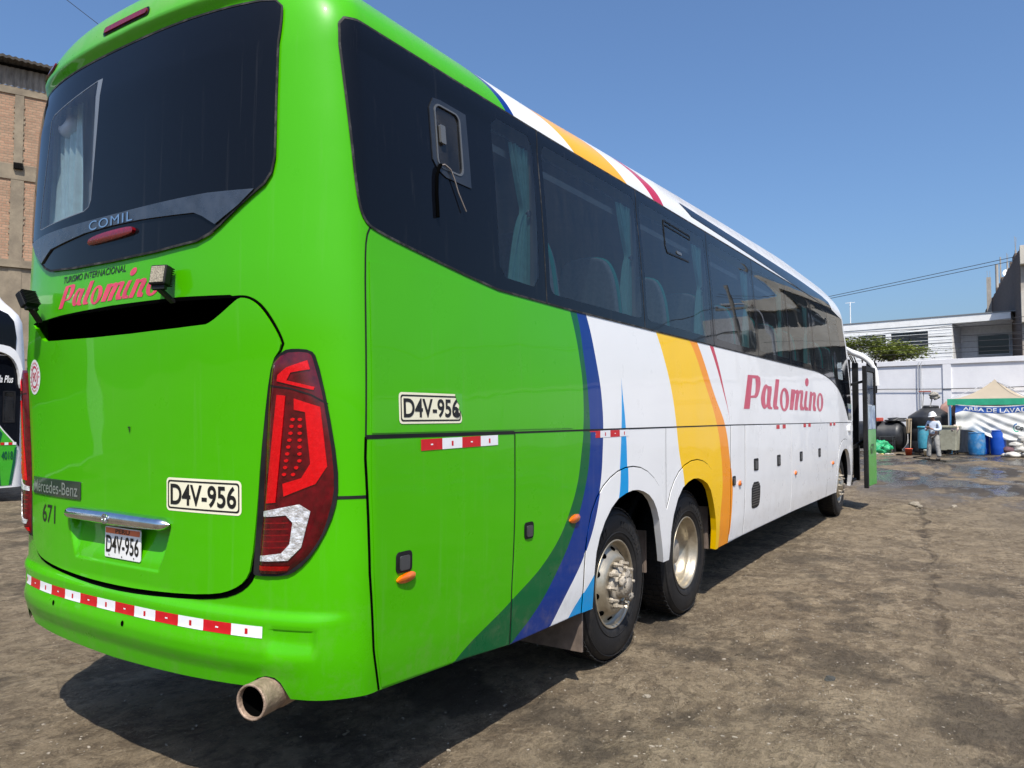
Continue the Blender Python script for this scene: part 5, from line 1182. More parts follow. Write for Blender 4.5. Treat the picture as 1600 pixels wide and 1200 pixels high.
cable((6.9, 21.8, 16.4), (14.9, 19.4, 12.0), .0, .010, 'single faint cable in the sky above the roof at top left')
# tree behind the wall
def leaf_mat(name, a, b_, c_):
    t = NT(name); oi = t.n('ShaderNodeNewGeometry'); n = t.noise(t.geo(), 1.4, 4); cc = t.ramp(n, [(.3, a), (.5, b_), (.72, c_)])
    cc = t.mix(t.mapr(oi.outputs['Random Per Island'], 0, 1, 0, .5), cc, tuple(q*1.5 for q in b_)); t.l(cc, t.b.inputs['Base Color']); t.b.inputs['Roughness'].default_value = .6
    tl = t.n('ShaderNodeBsdfTranslucent'); t.l(cc, tl.inputs[0]); mx = t.n('ShaderNodeMixShader'); mx.inputs[0].default_value = .3; t.l(t.b.outputs[0], mx.inputs[1]); t.l(tl.outputs[0], mx.inputs[2]); t.l(mx.outputs[0], t.out.inputs[0]); return t.m
LEAF = leaf_mat('tree_leaves', (.055, .08, .010), (.12, .15, .018), (.21, .225, .03)); BARK = mat('bark', (.12, .09, .065), .9, var=.3, bump=.4)
tr = empty('tree', (43.6, 2.6, 0), 0, 'flat-topped green tree standing behind the far wall by the white building', 'tree')
mb = MB(); mb.tube([(0, 0, 0), (.05, .05, 2), (-.05, 0, 3.3)], [.2, .16, .13], 8); rng = random.Random(4)
tips = []
for k in range(16):
    a = rng.uniform(0, 6.28); r = rng.uniform(.8, 3.3); ry = r*1.0; e_ = (math.cos(a)*r*.6, math.sin(a)*ry, 4.55+1.15*(1-(r/3.4)**1.5)+rng.uniform(-.15, .25)); tips.append(e_)
    mb.tube([(-.05, 0, 3.2), (e_[0]*.4, e_[1]*.4, 4.1), e_], [.09, .05, .015], 5)
mb.build('trunk', BARK, tr)
mb = MB()
for k in range(13000):
    c_ = rng.choice(tips); q = Vector((rng.gauss(0, .42), rng.gauss(0, .62), rng.gauss(0, .13)))+Vector(c_)
    if noise.noise(q*1.6) < -.25: continue
    s = rng.uniform(.05, .11); Mr = Matrix.Translation(q) @ Matrix.Rotation(rng.uniform(0, 6.3), 4, 'Z') @ Matrix.Rotation(rng.uniform(-.9, .9), 4, 'X')
    mb.add([Mr @ Vector(p) for p in ((-s, 0, 0), (0, -s*.5, .01), (s, 0, 0), (0, s*.5, .01))], [(0, 1, 2, 3)])
mb.build('crown', LEAF, tr)

# ---------------------------------------------------------------- washing area
POLY = mat('black_polyethylene', (.018, .019, .022), .45, var=.25, scale=5, dirt=((.09, .085, .075), .35))
vt_ = empty('water_tank', (37.15, -.93, 0), 0, 'big upright black plastic water tank with cone top against the far wall', 'tank')
mb = MB(); mb.lathe([(.88, 0), (.91, .02), (.92, .1), (.92, .5), (.90, .53), (.92, .56), (.92, 1.05), (.90, 1.08), (.92, 1.11), (.93, 1.56), (.925, 1.60), (.90, 1.63), (.40, 1.98), (.33, 2.0)], 48); mb.build('tank_shell', POLY, vt_)
mb = MB(); mb.lathe([(.33, 1.985), (.34, 2.0), (.34, 2.09), (.31, 2.12), (0, 2.13)], 32); mb.build('lid', POLY, vt_)
ht = empty('horizontal_tank', (37.1, 1.55, .74), -A0, 'long black tank lying on its side beside the upright tank', 'tank')
mb = MB(); Mh = Matrix.Rotation(R(90), 4, 'X'); mb.lathe([(.0, 1.50), (.28, 1.49), (.5, 1.44), (.62, 1.34), (.66, 1.22), (.66, .5), (.675, .47), (.675, .43), (.66, .4), (.66, -1.4), (.5, -1.6), (0, -1.65)], 40, 0, Mh); mb.build('tank_shell', POLY, ht)
mb = MB(); mb.box(-.5, .5, -1.2, -1.1, -.74, -.3); mb.box(-.5, .5, .9, 1.0, -.74, -.3); mb.build('cradle', UNDER, ht)
mb = MB(); mb.box(-.25, .25, -.2, .2, 0, .17); cr = mb.build('crate', mat('red_crate', (.50, .07, .04), .5, var=.15), None, (36.65, 1.22, 1.395), (0, 0, -A0), bevel=.02); tag(cr, 'low red crate on top of the black tank lying on its side', 'crate')
def lump(name, m, loc, size, seed, label, cat, rough=.35, group=None, rot=0, flatb=True, sub=3, freq=1.6):
    b2 = bmesh.new(); bmesh.ops.create_icosphere(b2, subdivisions=sub, radius=1)
    for v in b2.verts:
        n = noise.fractal(v.co*freq+Vector((seed*3.1, 0, 0)), .9, 2.1, 4); v.co *= 1+rough*n
        v.co = Vector((v.co.x*size[0], v.co.y*size[1], v.co.z*size[2]))
        if flatb and v.co.z < -size[2]*.7: v.co.z = -size[2]*.7
    me = bpy.data.meshes.new(name); b2.to_mesh(me); b2.free(); me.polygons.foreach_set('use_smooth', [True]*len(me.polygons))
    o = link(name, me, m, None, (loc[0], loc[1], loc[2]+size[2]*.7), (0, 0, rot)); tag(o, label, cat, group); return o
lump('tarpaulin', mat('black_tarp', (.015, .015, .016), .5, bump=.3), (36.7, .42, 1.38), (.28, .42, .10), 4, 'crumpled black sheet lying on the tank beside the red crate', 'tarpaulin', .7)
# rack above the tank
rk = empty('sign_rack', (36.9, -.8, 2.1), 0, 'reddish board on two thin poles standing on the upright tank', 'rack')
mb = MB(); mb.bar((-.1, .16, -.05), (-.1, .10, .62), .035); mb.bar((-.1, -.14, -.05), (-.1, -.27, .55), .045); mb.build('pole', mat('pole_grey', (.3, .29, .28), .6), rk)
mb = MB(); mb.box(-.2, 0, -.18, .30, .62, .68); mb.build('board', mat('reddish_board', (.30, .09, .07), .7, var=.2), rk, bevel=.01)
lump('cloth_bundle', mat('patterned_rag', (.30, .28, .24), .9, var=.9, scale=30), (36.75, -1.12, 2.46), (.10, .20, .14), 7, 'pale patterned rag bundle hung at the end of the reddish board', 'cloth', .8, flatb=False)
pb = lump('tarpaulin', mat('pinkish_tarp', (.42, .24, .20), .85, var=.15), (37.6, -1.62, 1.45), (.10, .36, .50), 9, 'pinkish brown sheet between the upright tank and the canopy post', 'tarpaulin', .25)
# hanging sack cloth, broom, bucket
mb = MB(); n = 12
vs = [( .04*math.sin(j*1.3)+.01*i/n, .12-.24*j/8*(1-.45*(i/n)**2), -.68*i/n) for i in range(n+1) for j in range(9)]
mb.add(vs, [(i*9+j, i*9+j+1, (i+1)*9+j+1, (i+1)*9+j) for i in range(n) for j in range(8)], 0, True)
sc = mb.build('sackcloth', mat('brown_sackcloth', (.26, .20, .13), .95, var=.25, bump=.5), None, (36.3, -.12, 1.52)); sc.modifiers.new('thick', 'SOLIDIFY').thickness = .02; tag(sc, 'brown sackcloth hanging between the two black tanks', 'cloth')
mb = MB(); mb.tube([(0, 0, 0), (.25, -.03, 1.32)], .018, 6); b1 = mb.build('broom_handle', mat('broom_wood', (.42, .34, .24), .7)); br = empty('broom', (34.6, -.30, .08), 0, 'wooden-handled broom leaning on the black tank behind the orange bucket', 'broom'); b1.parent = br
mb = MB(); mb.box(-.04, .04, -.15, .15, -.08, .02); b1 = mb.build('broom_head', mat('broom_bristle', (.12, .1, .08), .9), br, bevel=.01)
def bucket(name, x, y, r, h, m, label):
    e_ = empty(name, (x, y, 0), 0, label, 'bucket'); mb = MB(); mb.lathe([(0, .01), (r*.78, .01), (r*.78, 0), (r, h*.92), (r*1.06, h*.92), (r*1.06, h), (r*.96, h), (r*.74, .03), (0, .03)], 28); mb.build('pail', m, e_)
    mb = MB(); mb.tube([(0, r*math.cos(a)*1.05, h*.9-.5*r*math.sin(a)) for a in [math.pi*k/10 for k in range(11)]], .006, 5); mb.build('bail_handle', MATS['conduit_grey'], e_)
bucket('bucket', 33.45, -.33, .145, .29, mat('orange_plastic', (.72, .11, .05), .45, var=.12), 'orange bucket on the ground in front of the black tanks')
bucket('bucket', 32.85, -1.02, .10, .27, mat('offwhite_plastic', (.72, .70, .60), .5, var=.1), 'off-white bucket under the turquoise barrel, behind the worker')
def barrel(x, y, r, h, m, label, cat='barrel', z0=0, lid_m=None, belly=.05, gp='plastic barrels in the washing area'):
    e_ = empty('barrel', (x, y, z0), 0, label, cat, gp); mb = MB()
    mb.lathe([(0, .005), (r*.86, .005), (r*.92, .0), (r*.95, .04), (r*(1+belly*.5), h*.28), (r*1.03, h*.30), (r*1.03, h*.325), (r*(1+belly*.6), h*.34), (r*(1+belly), h*.5), (r*(1+belly*.6), h*.66), (r*1.03, h*.675), (r*1.03, h*.70), (r*(1+belly*.5), h*.72), (r*.95, h*.93), (r*.93, h*.96), (r*.97, h*.975), (r*.97, h), (r*.90, h), (r*.88, h*.97), (0, h*.97)], 40); mb.build('barrel_shell', m, e_)
    mb = MB()
    for yy in (-.4, .4): mb.lathe([(.035, h*.97), (.035, h*.985), (0, h*.985)], 12, 0, Matrix.Translation((0, r*yy, 0)))
    mb.build('bung', m if lid_m is None else lid_m, e_); return e_
BB = mat('blue_plastic', (.006, .07, .42), .4, var=.12, scale=4, dirt=((.05, .12, .3), .3)); BW = mat('worn_blue_plastic', (.015, .16, .38), .6, var=.2, scale=7, dirt=((.30, .34, .36), .75)); TEAL = mat('turquoise_plastic', (.04, .25, .34), .55, var=.15, scale=6, dirt=((.16, .25, .27), .5))
barrel(35.35, -2.72, .31, .94, BW, 'faded scratched blue barrel, nearest of the three blue ones')
barrel(36.0, -2.9, .30, 1.07, BB, 'bright blue barrel half hidden behind the faded one')
barrel(35.7, -3.48, .275, 1.05, BB, 'bright blue barrel standing alone beside the white sacks')
tb = barrel(34.0, -.84, .20, .88, TEAL, 'narrow turquoise barrel on a low stand beside the worker', z0=.27, gp=None)
mb = MB(); mb.lathe([(.205, .86), (.225, .87), (.225, .93), (.20, .945), (0, .95)], 28); mb.build('barrel_lid', TEAL, tb)
mb = MB(); mb.box(-.16, .16, -.17, .17, .22, .265)
for a in (-.14, .14):
    for b_ in (-.15, .15): mb.box(a-.015, a+.015, b_-.015, b_+.015, 0, .219)
tag(mb.build('barrel_stand', UNDER, None, (34.0, -.84, 0)), 'low dark stand carrying the turquoise barrel', 'stand')
# wheeled waste bin
BINM = mat('weathered_bin', (.33, .32, .24), .75, var=.15, scale=5, dirt=((.16, .14, .1), .6))
bn = empty('waste_bin', (35.3, -1.74, 0), -A0, 'weathered beige waste bin on castors between the worker and blue barrels', 'bin')
mb = MB()
def frus(mb, x0, x1, y0, y1, z0, z1, sc, m=0):
    cx_, cy_ = (x0+x1)/2, (y0+y1)/2; b_ = [(cx_+(x-cx_)*sc, cy_+(y-cy_)*sc, z0) for x, y in ((x0, y0), (x1, y0), (x1, y1), (x0, y1))]; t_ = [(x0, y0, z1), (x1, y0, z1), (x1, y1, z1), (x0, y1, z1)]
    mb.add(b_+t_, [(3, 2, 1, 0), (4, 5, 6, 7), (0, 1, 5, 4), (1, 2, 6, 5), (2, 3, 7, 6), (3, 0, 4, 7)], m)
frus(mb, -.35, .35, -.345, .345, .17, 1.14, .86); mb.build('bin_body', BINM, bn, bevel=.03, seg=3)
mb = MB(); mb.box(-.39, .39, -.385, .385, 1.145, 1.20); mb.box(-.36, .36, -.36, .36, 1.201, 1.235); mb.build('bin_rim', BINM, bn, bevel=.015)
for a in (-.2, .22):
    for b_ in (-.24, .24): mb = MB(); mb.lathe([(0, -.03), (.06, -.03), (.08, -.02), (.08, .02), (.06, .03), (0, .03)], 16, 0, Matrix.Translation((a, b_, .08)) @ Matrix.Rotation(R(90), 4, 'X')); mb.build('castor', BLACK, bn)
mb = MB(); mb.box(-.33, -.29, -.14, .02, .06, .22); mb.build('castor_fork', UNDER, bn)
lump('rag', mat('pale_rag', (.62, .50, .42), .9, var=.2), (34.95, -1.97, 1.02), (.05, .14, .13), 12, 'pale rag draped over the rim of the waste bin', 'cloth', .6, flatb=False)
# canopy
CT_ = mat('tan_canopy_cloth', (.36, .30, .22), .85, var=.06, scale=2, bump=.15); CG = mat('green_canopy_edge', (.03, .36, .20), .8, var=.1)
cn = empty('canopy_tent', (37.25, -3.42, 0), -A0, 'folding canopy with tan peaked roof and green edge over the washing area', 'canopy')
H = 1.52; mb = MB(); n = 14
for q in range(4):
    Mq = Matrix.Rotation(q*math.pi/2, 4, 'Z'); vs = []
    for i in range(n+1):
        t_ = i/n; r = H*(1-t_); z = 2.38+.88*(t_**1.95)
        for j in range(n+1):
            u = -1+2*j/n; vs.append(Mq @ Vector((-r, u*r, z-.05*(1-u*u)*math.sin(math.pi*t_)*.6)))
    mb.add(vs, [(i*(n+1)+j, i*(n+1)+j+1, (i+1)*(n+1)+j+1, (i+1)*(n+1)+j) for i in range(n) for j in range(n)], 0, True)
mb.build('canopy_roof', CT_, cn)
mb = MB()
for q in range(4):
    Mq = Matrix.Rotation(q*math.pi/2, 4, 'Z'); vs = []
    for i in range(5):
        for j in range(25): vs.append(Mq @ Vector((-H-.004-.012*math.sin(j*1.1)*(i/4), -H+2*H*j/24, 2.385-.27*i/4)))
    mb.add(vs, [(i*25+j, i*25+j+1, (i+1)*25+j+1, (i+1)*25+j) for i in range(4) for j in range(24)], 0, True)
mb.build('valance', CG, cn)
for a in (-1, 1):
    for b_ in (-1, 1): mb = MB(); mb.box(a*(H-.04)-.025, a*(H-.04)+.025, b_*(H-.04)-.025, b_*(H-.04)+.025, 0, 2.37); mb.build('post', MATS['conduit_grey'], cn)
mb = MB(); mb.tube([(-.0, 0, 2.3), (0, 0, 3.22)], .02, 6)
for q in range(4): a = R(45+90*q); mb.tube([(0, 0, 3.2), (math.cos(a)*2.08, math.sin(a)*2.08, 2.37)], .014, 5)
mb.build('canopy_frame', MATS['conduit_grey'], cn)
mb = MB(); mb.box(-H-.0, -H+.05, H-.14, H-.08, 0, 2.1); mb.build('post_wrap', mat('blue_wrap', (.05, .22, .45), .7), cn)
# banner: local y leftwards, x towards the camera is negative
bnr = empty('banner', W0(36.2, -2.0), -A0, 'white and blue banner reading AREA DE LAVADO sagging from the canopy edge', 'banner')
def bz(u, w):
    """u: 0 left .. 3.1 right, w: 0 top .. 1 bottom -> point"""
    top = 2.14-.075*math.sin(math.pi*min(1, u/3.0)); bot = 1.06-.42*sst(.2, 1.9, u)+.10*sst(2.2, 3.1, u)
    z = top+(bot-top)*w
    fold = .028*math.sin((u*3.2+w*2.6)*4.2+1.4*math.sin(u*2))*(.25+w)*(1-sst(2.0, 3, u)*.4)+.035*math.sin((math.hypot(u-.1, w*1.3)*9))*(1-sst(.3, 1.8, u))+.022*math.sin((w*1.2-u*.35)*22)*sst(.5, 1.2, u)*(.2+w)
    return (-.05+fold, -u, z)
def bfm(off): return lambda s, v, d=0: (lambda p: (p[0]-off, p[1], p[2]))(bz(s, 1-v))
bx_, by_ = fr(0, 3.2, .04), fr(0, 1, .03)
BWH = mat('banner_white', (.76, .75, .70), .55, var=.05, scale=4); BBL = mat('banner_blue', (.025, .09, .34), .55, var=.08)
o1 = lay('banner_cloth', polys2tri([rect(0, 3.1, 0, 1)]), BWH, bfm(0), bnr, bx_, by_)
lay('blue_band', polys2tri([[(0.0, .985), (0.0, .66), (.30, .775), (.8, .745), (1.6, .775), (2.4, .80), (3.1, .83), (3.1, .995), (2.6, .985), (1.6, .965), (.8, .955), (.35, .965)]]), BBL, bfm(.004), bnr, bx_, by_)
lay('banner_lettering', text_bm('AREA DE LAVADO', .30, 2.86, .80, .93, bold=.012), WHITEPLAIN, bfm(.008), bnr, fr(.3, 2.9, .05), fr(.8, .93, .04))
LG = mat('logo_green', (.03, .35, .22), .6); LBM = mat('logo_blue', (.03, .14, .35), .6)
def arc(cx_, cy_, r, w_, a0, a1, sx_=1, n=14): return [(cx_+r*math.cos(R(a0+(a1-a0)*k/n))*sx_, cy_+r*math.sin(R(a0+(a1-a0)*k/n))) for k in range(n+1)]+[(cx_+(r-w_)*math.cos(R(a1+(a0-a1)*k/n))*sx_, cy_+(r-w_)*math.sin(R(a1+(a0-a1)*k/n))) for k in range(n+1)]
lay('logo_arc', polys2tri([arc(2.22, .36, .125, .03, 170, 300)]), LG, bfm(.006), bnr, bx_, by_); lay('logo_arc', polys2tri([arc(2.22, .36, .125, .035, 80, 165)]), LBM, bfm(.006), bnr, bx_, by_)
lay('logo_letters', text_bm('Cp', 2.18, 2.46, .26, .42, bold=.02), mat('logo_dark', (.06, .08, .07), .6), bfm(.007), bnr, fr(2.1, 2.5, .05), fr(.2, .45, .04))
# sacks
SK = mat('white_woven_sack', (.52, .50, .45), .8, var=.2, scale=9, dirt=((.25, .22, .18), .6), bump=.4, bscale=30); SK2 = mat('dark_maroon_sack', (.12, .06, .07), .8, var=.4, scale=9)
GS = 'filled sacks heaped in front of the banner'
for i, (dx, dy, z, sx_, sy_, sz_, m_, lb) in enumerate((
    (33.95, -3.98, 0, .28, .26, .13, SK, 'dirty white sack at the bottom left corner of the heap'), (34.1, -4.45, 0, .28, .27, .14, SK, 'dirty white sack at the bottom right of the heap'),
    (34.2, -3.86, .16, .22, .20, .15, SK2, 'dark maroon sack on the left side of the white heap'), (34.1, -4.28, .22, .26, .28, .13, SK, 'white sack in the middle layer of the heap'),
    (34.3, -4.12, .40, .24, .26, .13, SK, 'white sack lying below the topmost one'), (34.35, -4.36, .60, .24, .26, .15, SK, 'white sack lying on top of the heap'), (34.1, -3.70, 0, .16, .12, .09, SK, 'small white bag on the ground left of the heap'))):
    lump('sack', m_, (dx, dy, z), (sx_, sy_, sz_), i+20, lb, 'sack', .30, GS, rot=i*.7)
# green bag heap, debris, trestle
GB = NT('green_plastic_bag'); GB.b.inputs['Roughness'].default_value = .35; GB.l(GB.ramp(GB.noise(GB.coords(), 5, 6, .7), [(.3, (.01, .17, .06)), (.55, (.03, .42, .17)), (.75, (.25, .75, .45))]), GB.b.inputs['Base Color']); GB.l(GB.bump(GB.noise(GB.coords(), 9, 6, .7), .8, .05), GB.b.inputs['Normal']); GB = GB.m
lump('rubbish_bag', GB, (34.2, .80, .0), (.30, .40, .34), 31, 'crumpled bright green plastic rubbish bag slumped on the ground by the tank', 'bag', .55, sub=4, freq=2.2)
for k, (dx, dy, s, m_) in enumerate(((33.7, .95, .07, SK), (33.6, .70, .05, mat('yellow_scrap', (.62, .48, .18), .8)), (33.8, .50, .06, SK), (33.6, .30, .06, CONC), (33.2, -.02, .08, UNDER))):
    lump('scrap', m_, (dx, dy, 0), (s, s*1.7, s*.5), 40+k, ('white', 'yellow', 'pale', 'grey', 'dark')[k]+' scrap of litter on the ground, %s of five below the green bag' % ('leftmost', 'second', 'third', 'fourth', 'rightmost')[k], 'litter', .6, 'litter under the green bag')
tk = empty('trestle', (35.6, .70, 0), -A0, 'small dark metal trestle standing in front of the lying tank', 'trestle')
mb = MB()
for y_ in (-.27, .27): mb.box(-.15, -.12, y_-.015, y_+.015, 0, .70); mb.box(.12, .15, y_-.015, y_+.015, 0, .70)
mb.build('leg', MATS['latch_grey'], tk); mb = MB(); mb.box(-.151, .151, -.30, .30, .701, .73); mb.box(-.152, -.118, -.254, .254, .42, .45); mb.build('rail', MATS['latch_grey'], tk)
mb = MB(); pts = [(30.6+.5*k, -1.0+.25*math.sin(k*1.1)+.06*k, .03) for k in range(12)]; mb.tube(smooth3([(29.0, -1.9, .03), (29.6, -1.5, .03)]+pts), .018, 6); tag(mb.build('hose', UNDER), 'dark hose winding over the wet ground beside the worker', 'hose')
# ---------------------------------------------------------------- brick building at the left
RB = brick_mat('orange_brick', (.45, .265, .17), (.34, .19, .12), (.28, .22, .15), bw=.26, bh=.105)
LCON = mat('old_concrete', (.25, .205, .145), .9, var=.25, scale=1.6, dirt=((.13, .10, .075), .7), bump=.5)
def corr_mat():
    t = NT('corrugated_sheet'); g = t.coords(); s = t.n('ShaderNodeSeparateXYZ'); t.l(g, s.inputs[0]); n = t.noise(t.coords((3, 3, .6)), 2, 5, .7)
    t.l(t.ramp(n, [(.3, (.10, .085, .07)), (.55, (.22, .195, .165)), (.75, (.33, .30, .26))]), t.b.inputs['Base Color']); t.b.inputs['Roughness'].default_value = .8; return t.m
COR = corr_mat()
lb = empty('brick_building', (13, 29, 0), math.atan2(-.39, .92), 'tall orange brick building with concrete frame and corrugated top, far left', 'building')
X0L, X1L = -9, 7.5
mb = MB(); mb.box(X0L, X1L, .02, .3, 0, 14.56); mb.build('brick_wall', RB, lb)
mb = MB(); mb.box(X0L, X1L, .31, 14, 0, 14.8); mb.build('building_core', LCON, lb)
for z0, z1, nm in ((14.55, 14.86, 'beam'), (11.10, 11.72, 'beam'), (7.66, 7.86, 'beam'), (3.9, 4.3, 'beam')):
    mb = MB(); mb.box(X0L, X1L, -.03, .28, z0, z1); mb.build(nm, LCON, lb, bevel=.01)
mb = MB(); mb.box(X0L, X1L, -.10, .27, 7.56, 7.658); mb.build('ledge', LCON, lb)
mb = MB(); mb.box(X0L, X1L, .0, .29, 0, 7.55); mb.build('plaster_base', LCON, lb)
k = 0
for xc in [-.83+3.55*i for i in range(-2, 3)]:
    for z0, z1, w_ in ((11.722, 14.548, .15), (7.862, 11.098, .22), (0, 7.55, .22)):
        mb = MB(); mb.box(xc-w_, xc+w_, -.02, .27, z0, z1); mb.build('column', LCON, lb)
        # ragged concrete squeezed out between brick toothing
        if z0 > 7:
            mb = MB(); rng = random.Random(int(xc*10)+int(z0))
            for i in range(int((z1-z0)/.21)):
                e1, e2 = rng.uniform(0, .05), rng.uniform(0, .07); mb.box(xc-w_-e1, xc+w_+e2, -.012, .018, z0+i*.21, z0+i*.21+.105)
            mb.build('column_edge', LCON, lb)
mb = MB(); n = int((X1L-X0L)/.035); vs = []
for i in range(n+1):
    x = X0L+i*.035; y = -.03+.022*math.sin(x*2*math.pi/.21); vs += [(x, y, 14.862), (x, y, 15.62)]
mb.add(vs, [(2*i, 2*i+2, 2*i+3, 2*i+1) for i in range(n)]); mb.build('corrugated_cladding', COR, lb)
mb = MB(); vs = []
for i in range(n+1):
    x = X0L+i*.035; y = .022*math.sin(x*2*math.pi/.21); z = 15.93-.035*(x+1.5); vs += [(x, -.55, z-.16+y), (x, 3.0, z+.25+y), (x, -.55, z-.05+y), (x, 3, z+.36+y)]
mb.add(vs, [(4*i, 4*i+4, 4*i+5, 4*i+1) for i in range(n)]+[(4*i+2, 4*i+3, 4*i+7, 4*i+6) for i in range(n)]+[(4*i, 4*i+2, 4*i+6, 4*i+4) for i in range(n)])
mb.build('corrugated_roof', mat('old_dark_roof', (.055, .048, .04), .9, var=.4, scale=5), lb)
mb = MB(); mb.box(X0L, X1L, .0, .12, 15.3, 15.75); mb.build('roof_batten', UNDER, lb)
mb = MB(); mb.box(-.98, -.66, -.16, -.031, 11.52, 11.76)
for i in range(5): mb.box(-.965+.062*i, -.935+.062*i, -.175, -.161, 11.54, 11.70)
mb.build('wall_vent', UNDER, lb)

# ---------------------------------------------------------------- second coach at the left edge
b2 = empty('parked_coach', (0, 0, 0), 0, 'white and green coach parked beyond the big coach, cut by the left edge', 'bus')
def plan(z):
    k = sst(3.35, 4.05, z); w = 1.28-.35*k**2; xe = 5.36-.10*sst(2.2, 4.0, z)-.25*k**2; return w, xe
mb = MB(); zs = [.28, .35, 1, 1.6, 2.2, 2.8, 3.3, 3.5, 3.65, 3.78, 3.88, 3.95, 4.0]; vs = []; m_ = 0
for z in zs:
    w, xe = plan(z); ring = []
    for c_, a0 in (((xe-.30, 13.9-w+.3), -90), ((xe-.30, 13.9+w-.3), 0), ((-6.6+.3, 13.9+w-.3), 90), ((-6.6+.3, 13.9-w+.3), 180)):
        for i in range(9): a = R(a0+90*i/8); ring.append((c_[0]+.3*math.cos(a), c_[1]+.3*math.sin(a), z))
    vs += ring; m_ = len(ring)
mb.add(vs, [(i*m_+j, i*m_+(j+1) % m_, (i+1)*m_+(j+1) % m_, (i+1)*m_+j) for i in range(len(zs)-1) for j in range(m_)], 0, True); mb.add(vs[-m_:], [tuple(range(m_))]); mb.add(vs[:m_], [tuple(range(m_))[::-1]])
WPA = mat('white_coach_paint', (.80, .80, .80), .3, var=.03, coat=.5)
GPA = mat('green_coach_paint', (.045, .38, .02), .3, var=.05, coat=.5); DGP = mat('dark_green_coach_paint', (.0, .09, .04), .3, coat=.5)
mb.build('body', WPA, b2)
def f2(off): return lambda s, v, d=0: (s, 13.9-plan(v)[0]-off-d, v)
def p2(name, polys, off, m, skirt=.004, parent=None): return lay(name, polys2tri(polys), m, f2(off), parent or b2, fr(-6.4, 5.3, .5), fr(.3, 3.9, .12), skirt)
p2('upper_glass', [[(-6, 2.84), (5.06, 2.84), (5.07, 3.2), (5.02, 3.50), (4.93, 3.64), (4.78, 3.72), (-6, 3.70)]], .006, BAND)
lg2 = p2('lower_glass', [[(-6, 1.62), (4.72, 1.62), (4.90, 1.38), (5.17, 1.06), (5.17, 2.4), (5.12, 2.82), (-6, 2.82)]], .006, BAND)
p2('window_pane', [rect(4.88, 5.06, 1.55, 2.12, .02)], .012, CLEAR, parent=lg2); p2('window_frame', [rect(4.86, 5.08, 1.53, 2.14, .02), rect(4.885, 5.055, 1.555, 2.115, .02)], .014, BLACK, parent=lg2)
p2('mirror_arm', [smooth([(4.3, 3.04), (4.75, 3.03), (4.98, 2.98), (5.10, 2.80), (5.17, 2.50), (5.19, 2.20), (5.12, 2.20), (5.10, 2.50), (5.02, 2.72), (4.90, 2.84), (4.72, 2.90), (4.3, 2.90)], 1, True)], .10, WPA, .09)
p2('green_panel', [[(-6, .32), (5.02, .32), (5.08, .75), (5.10, 1.02), (5.12, 1.08), (4.90, 1.34), (4.70, 1.60), (-6, 1.60)]], .005, GPA, .003)
p2('dark_green_sweep', [[(4.55, .33), (4.87, .33), (4.83, .7), (4.80, 1.0), (4.87, 1.32), (4.75, 1.48), (4.62, 1.0)]], .009, DGP, .003)
p2('dark_green_sweep', [[(5.00, .33), (5.05, .33), (5.11, .75), (5.13, 1.05), (5.09, 1.05), (5.06, .75)]], .009, DGP, .003)
for i in range(4): p2('reflector', [rect(4.84+.07*i, 4.905+.07*i, 1.10, 1.15)], .011, TRED if i % 2 == 0 else TWHITE, .002)
lay('line_name', text_bm('illa Plus', 4.74, 5.03, 2.30, 2.44, shear=.3, bold=.015), WHITEPLAIN, f2(.012), lg2, [], [])
lay('fleet_number', text_bm('4018', 4.86, 5.06, .82, .98, bold=.02), DGP, f2(.014), b2, [], [])
p2('side_slit_lamp', [rect(5.225, 5.255, 1.7, 2.35, .01)], .008, BLACK, .003)
for x in (3.0, -4.0, -5.3):
    for y, sd in ((12.85, 1), (14.95, -1)):
        mb = MB(); Mw = Matrix.Translation((x, y, .51)) @ Matrix.Rotation(R(90), 4, 'X'); mb.lathe([(.29, .12), (.40, .15), (.49, .13), (.515, .08), (.515, -.08), (.49, -.13), (.40, -.15), (.29, -.12), (.28, 0)], 36, 0, Mw); w = mb.build('wheel', TYRE, b2)
        mb = MB(); mb.lathe([(.29, .11*sd), (.25, .06*sd), (.12, .10*sd), (0, .12*sd)], 28, 0, Mw); mb.build('rim', RIM, w)
mb = MB(); mb.box(-6, 4.6, 12.9, 14.9, .20, .6); mb.build('chassis', UNDER, b2)

# ---------------------------------------------------------------- pole and lamp beside the frame, seen reflected in the coach windows
PC = mat('pole_concrete', (.27, .25, .22), .9, var=.12, scale=3)
up = empty('utility_pole', (34.6, -9.3, 0), 0, 'grey concrete utility pole with transformer, reflected in the coach windows', 'utility pole')
mb = MB(); mb.tube([(0, 0, 0), (0, .35, 9.6)], [.19, .12], 16); mb.build('pole', PC, up)
mb = MB(); mb.box(-.08, .08, -.75, 1.3, 7.95, 8.07); mb.box(-.06, .06, -.5, 1.1, 6.6, 6.7); mb.build('crossarm', PC, up)
mb = MB(); mb.lathe([(0, -.5), (.30, -.5), (.33, -.45), (.33, .4), (.28, .5), (0, .52)], 24, 0, Matrix.Translation((-.15, .62, 6.1)))
for k in range(14): a = 2*math.pi*k/14; mb.box(.33, .40, -.012, .012, -.4, .35, mat=Matrix.Translation((-.15, .62, 6.1)) @ Matrix.Rotation(a, 4, 'Z'))
mb.build('transformer', mat('transformer_grey', (.16, .17, .17), .6), up)
for y in (-.6, .9, 1.2):
    mb = MB(); mb.lathe([(.03, 0), (.07, .03), (.04, .06), (.07, .09), (.03, .13), (0, .14)], 12, 0, Matrix.Translation((0, y, 8.07))); mb.build('insulator', mat('brown_porcelain', (.14, .07, .04), .3) if 'brown_porcelain' not in MATS else MATS['brown_porcelain'], up)
sl = empty('street_lamp', (40.2, -8.9, 0), 0, 'slim grey street lamp with curved arm, reflected in the coach windows', 'street lamp')
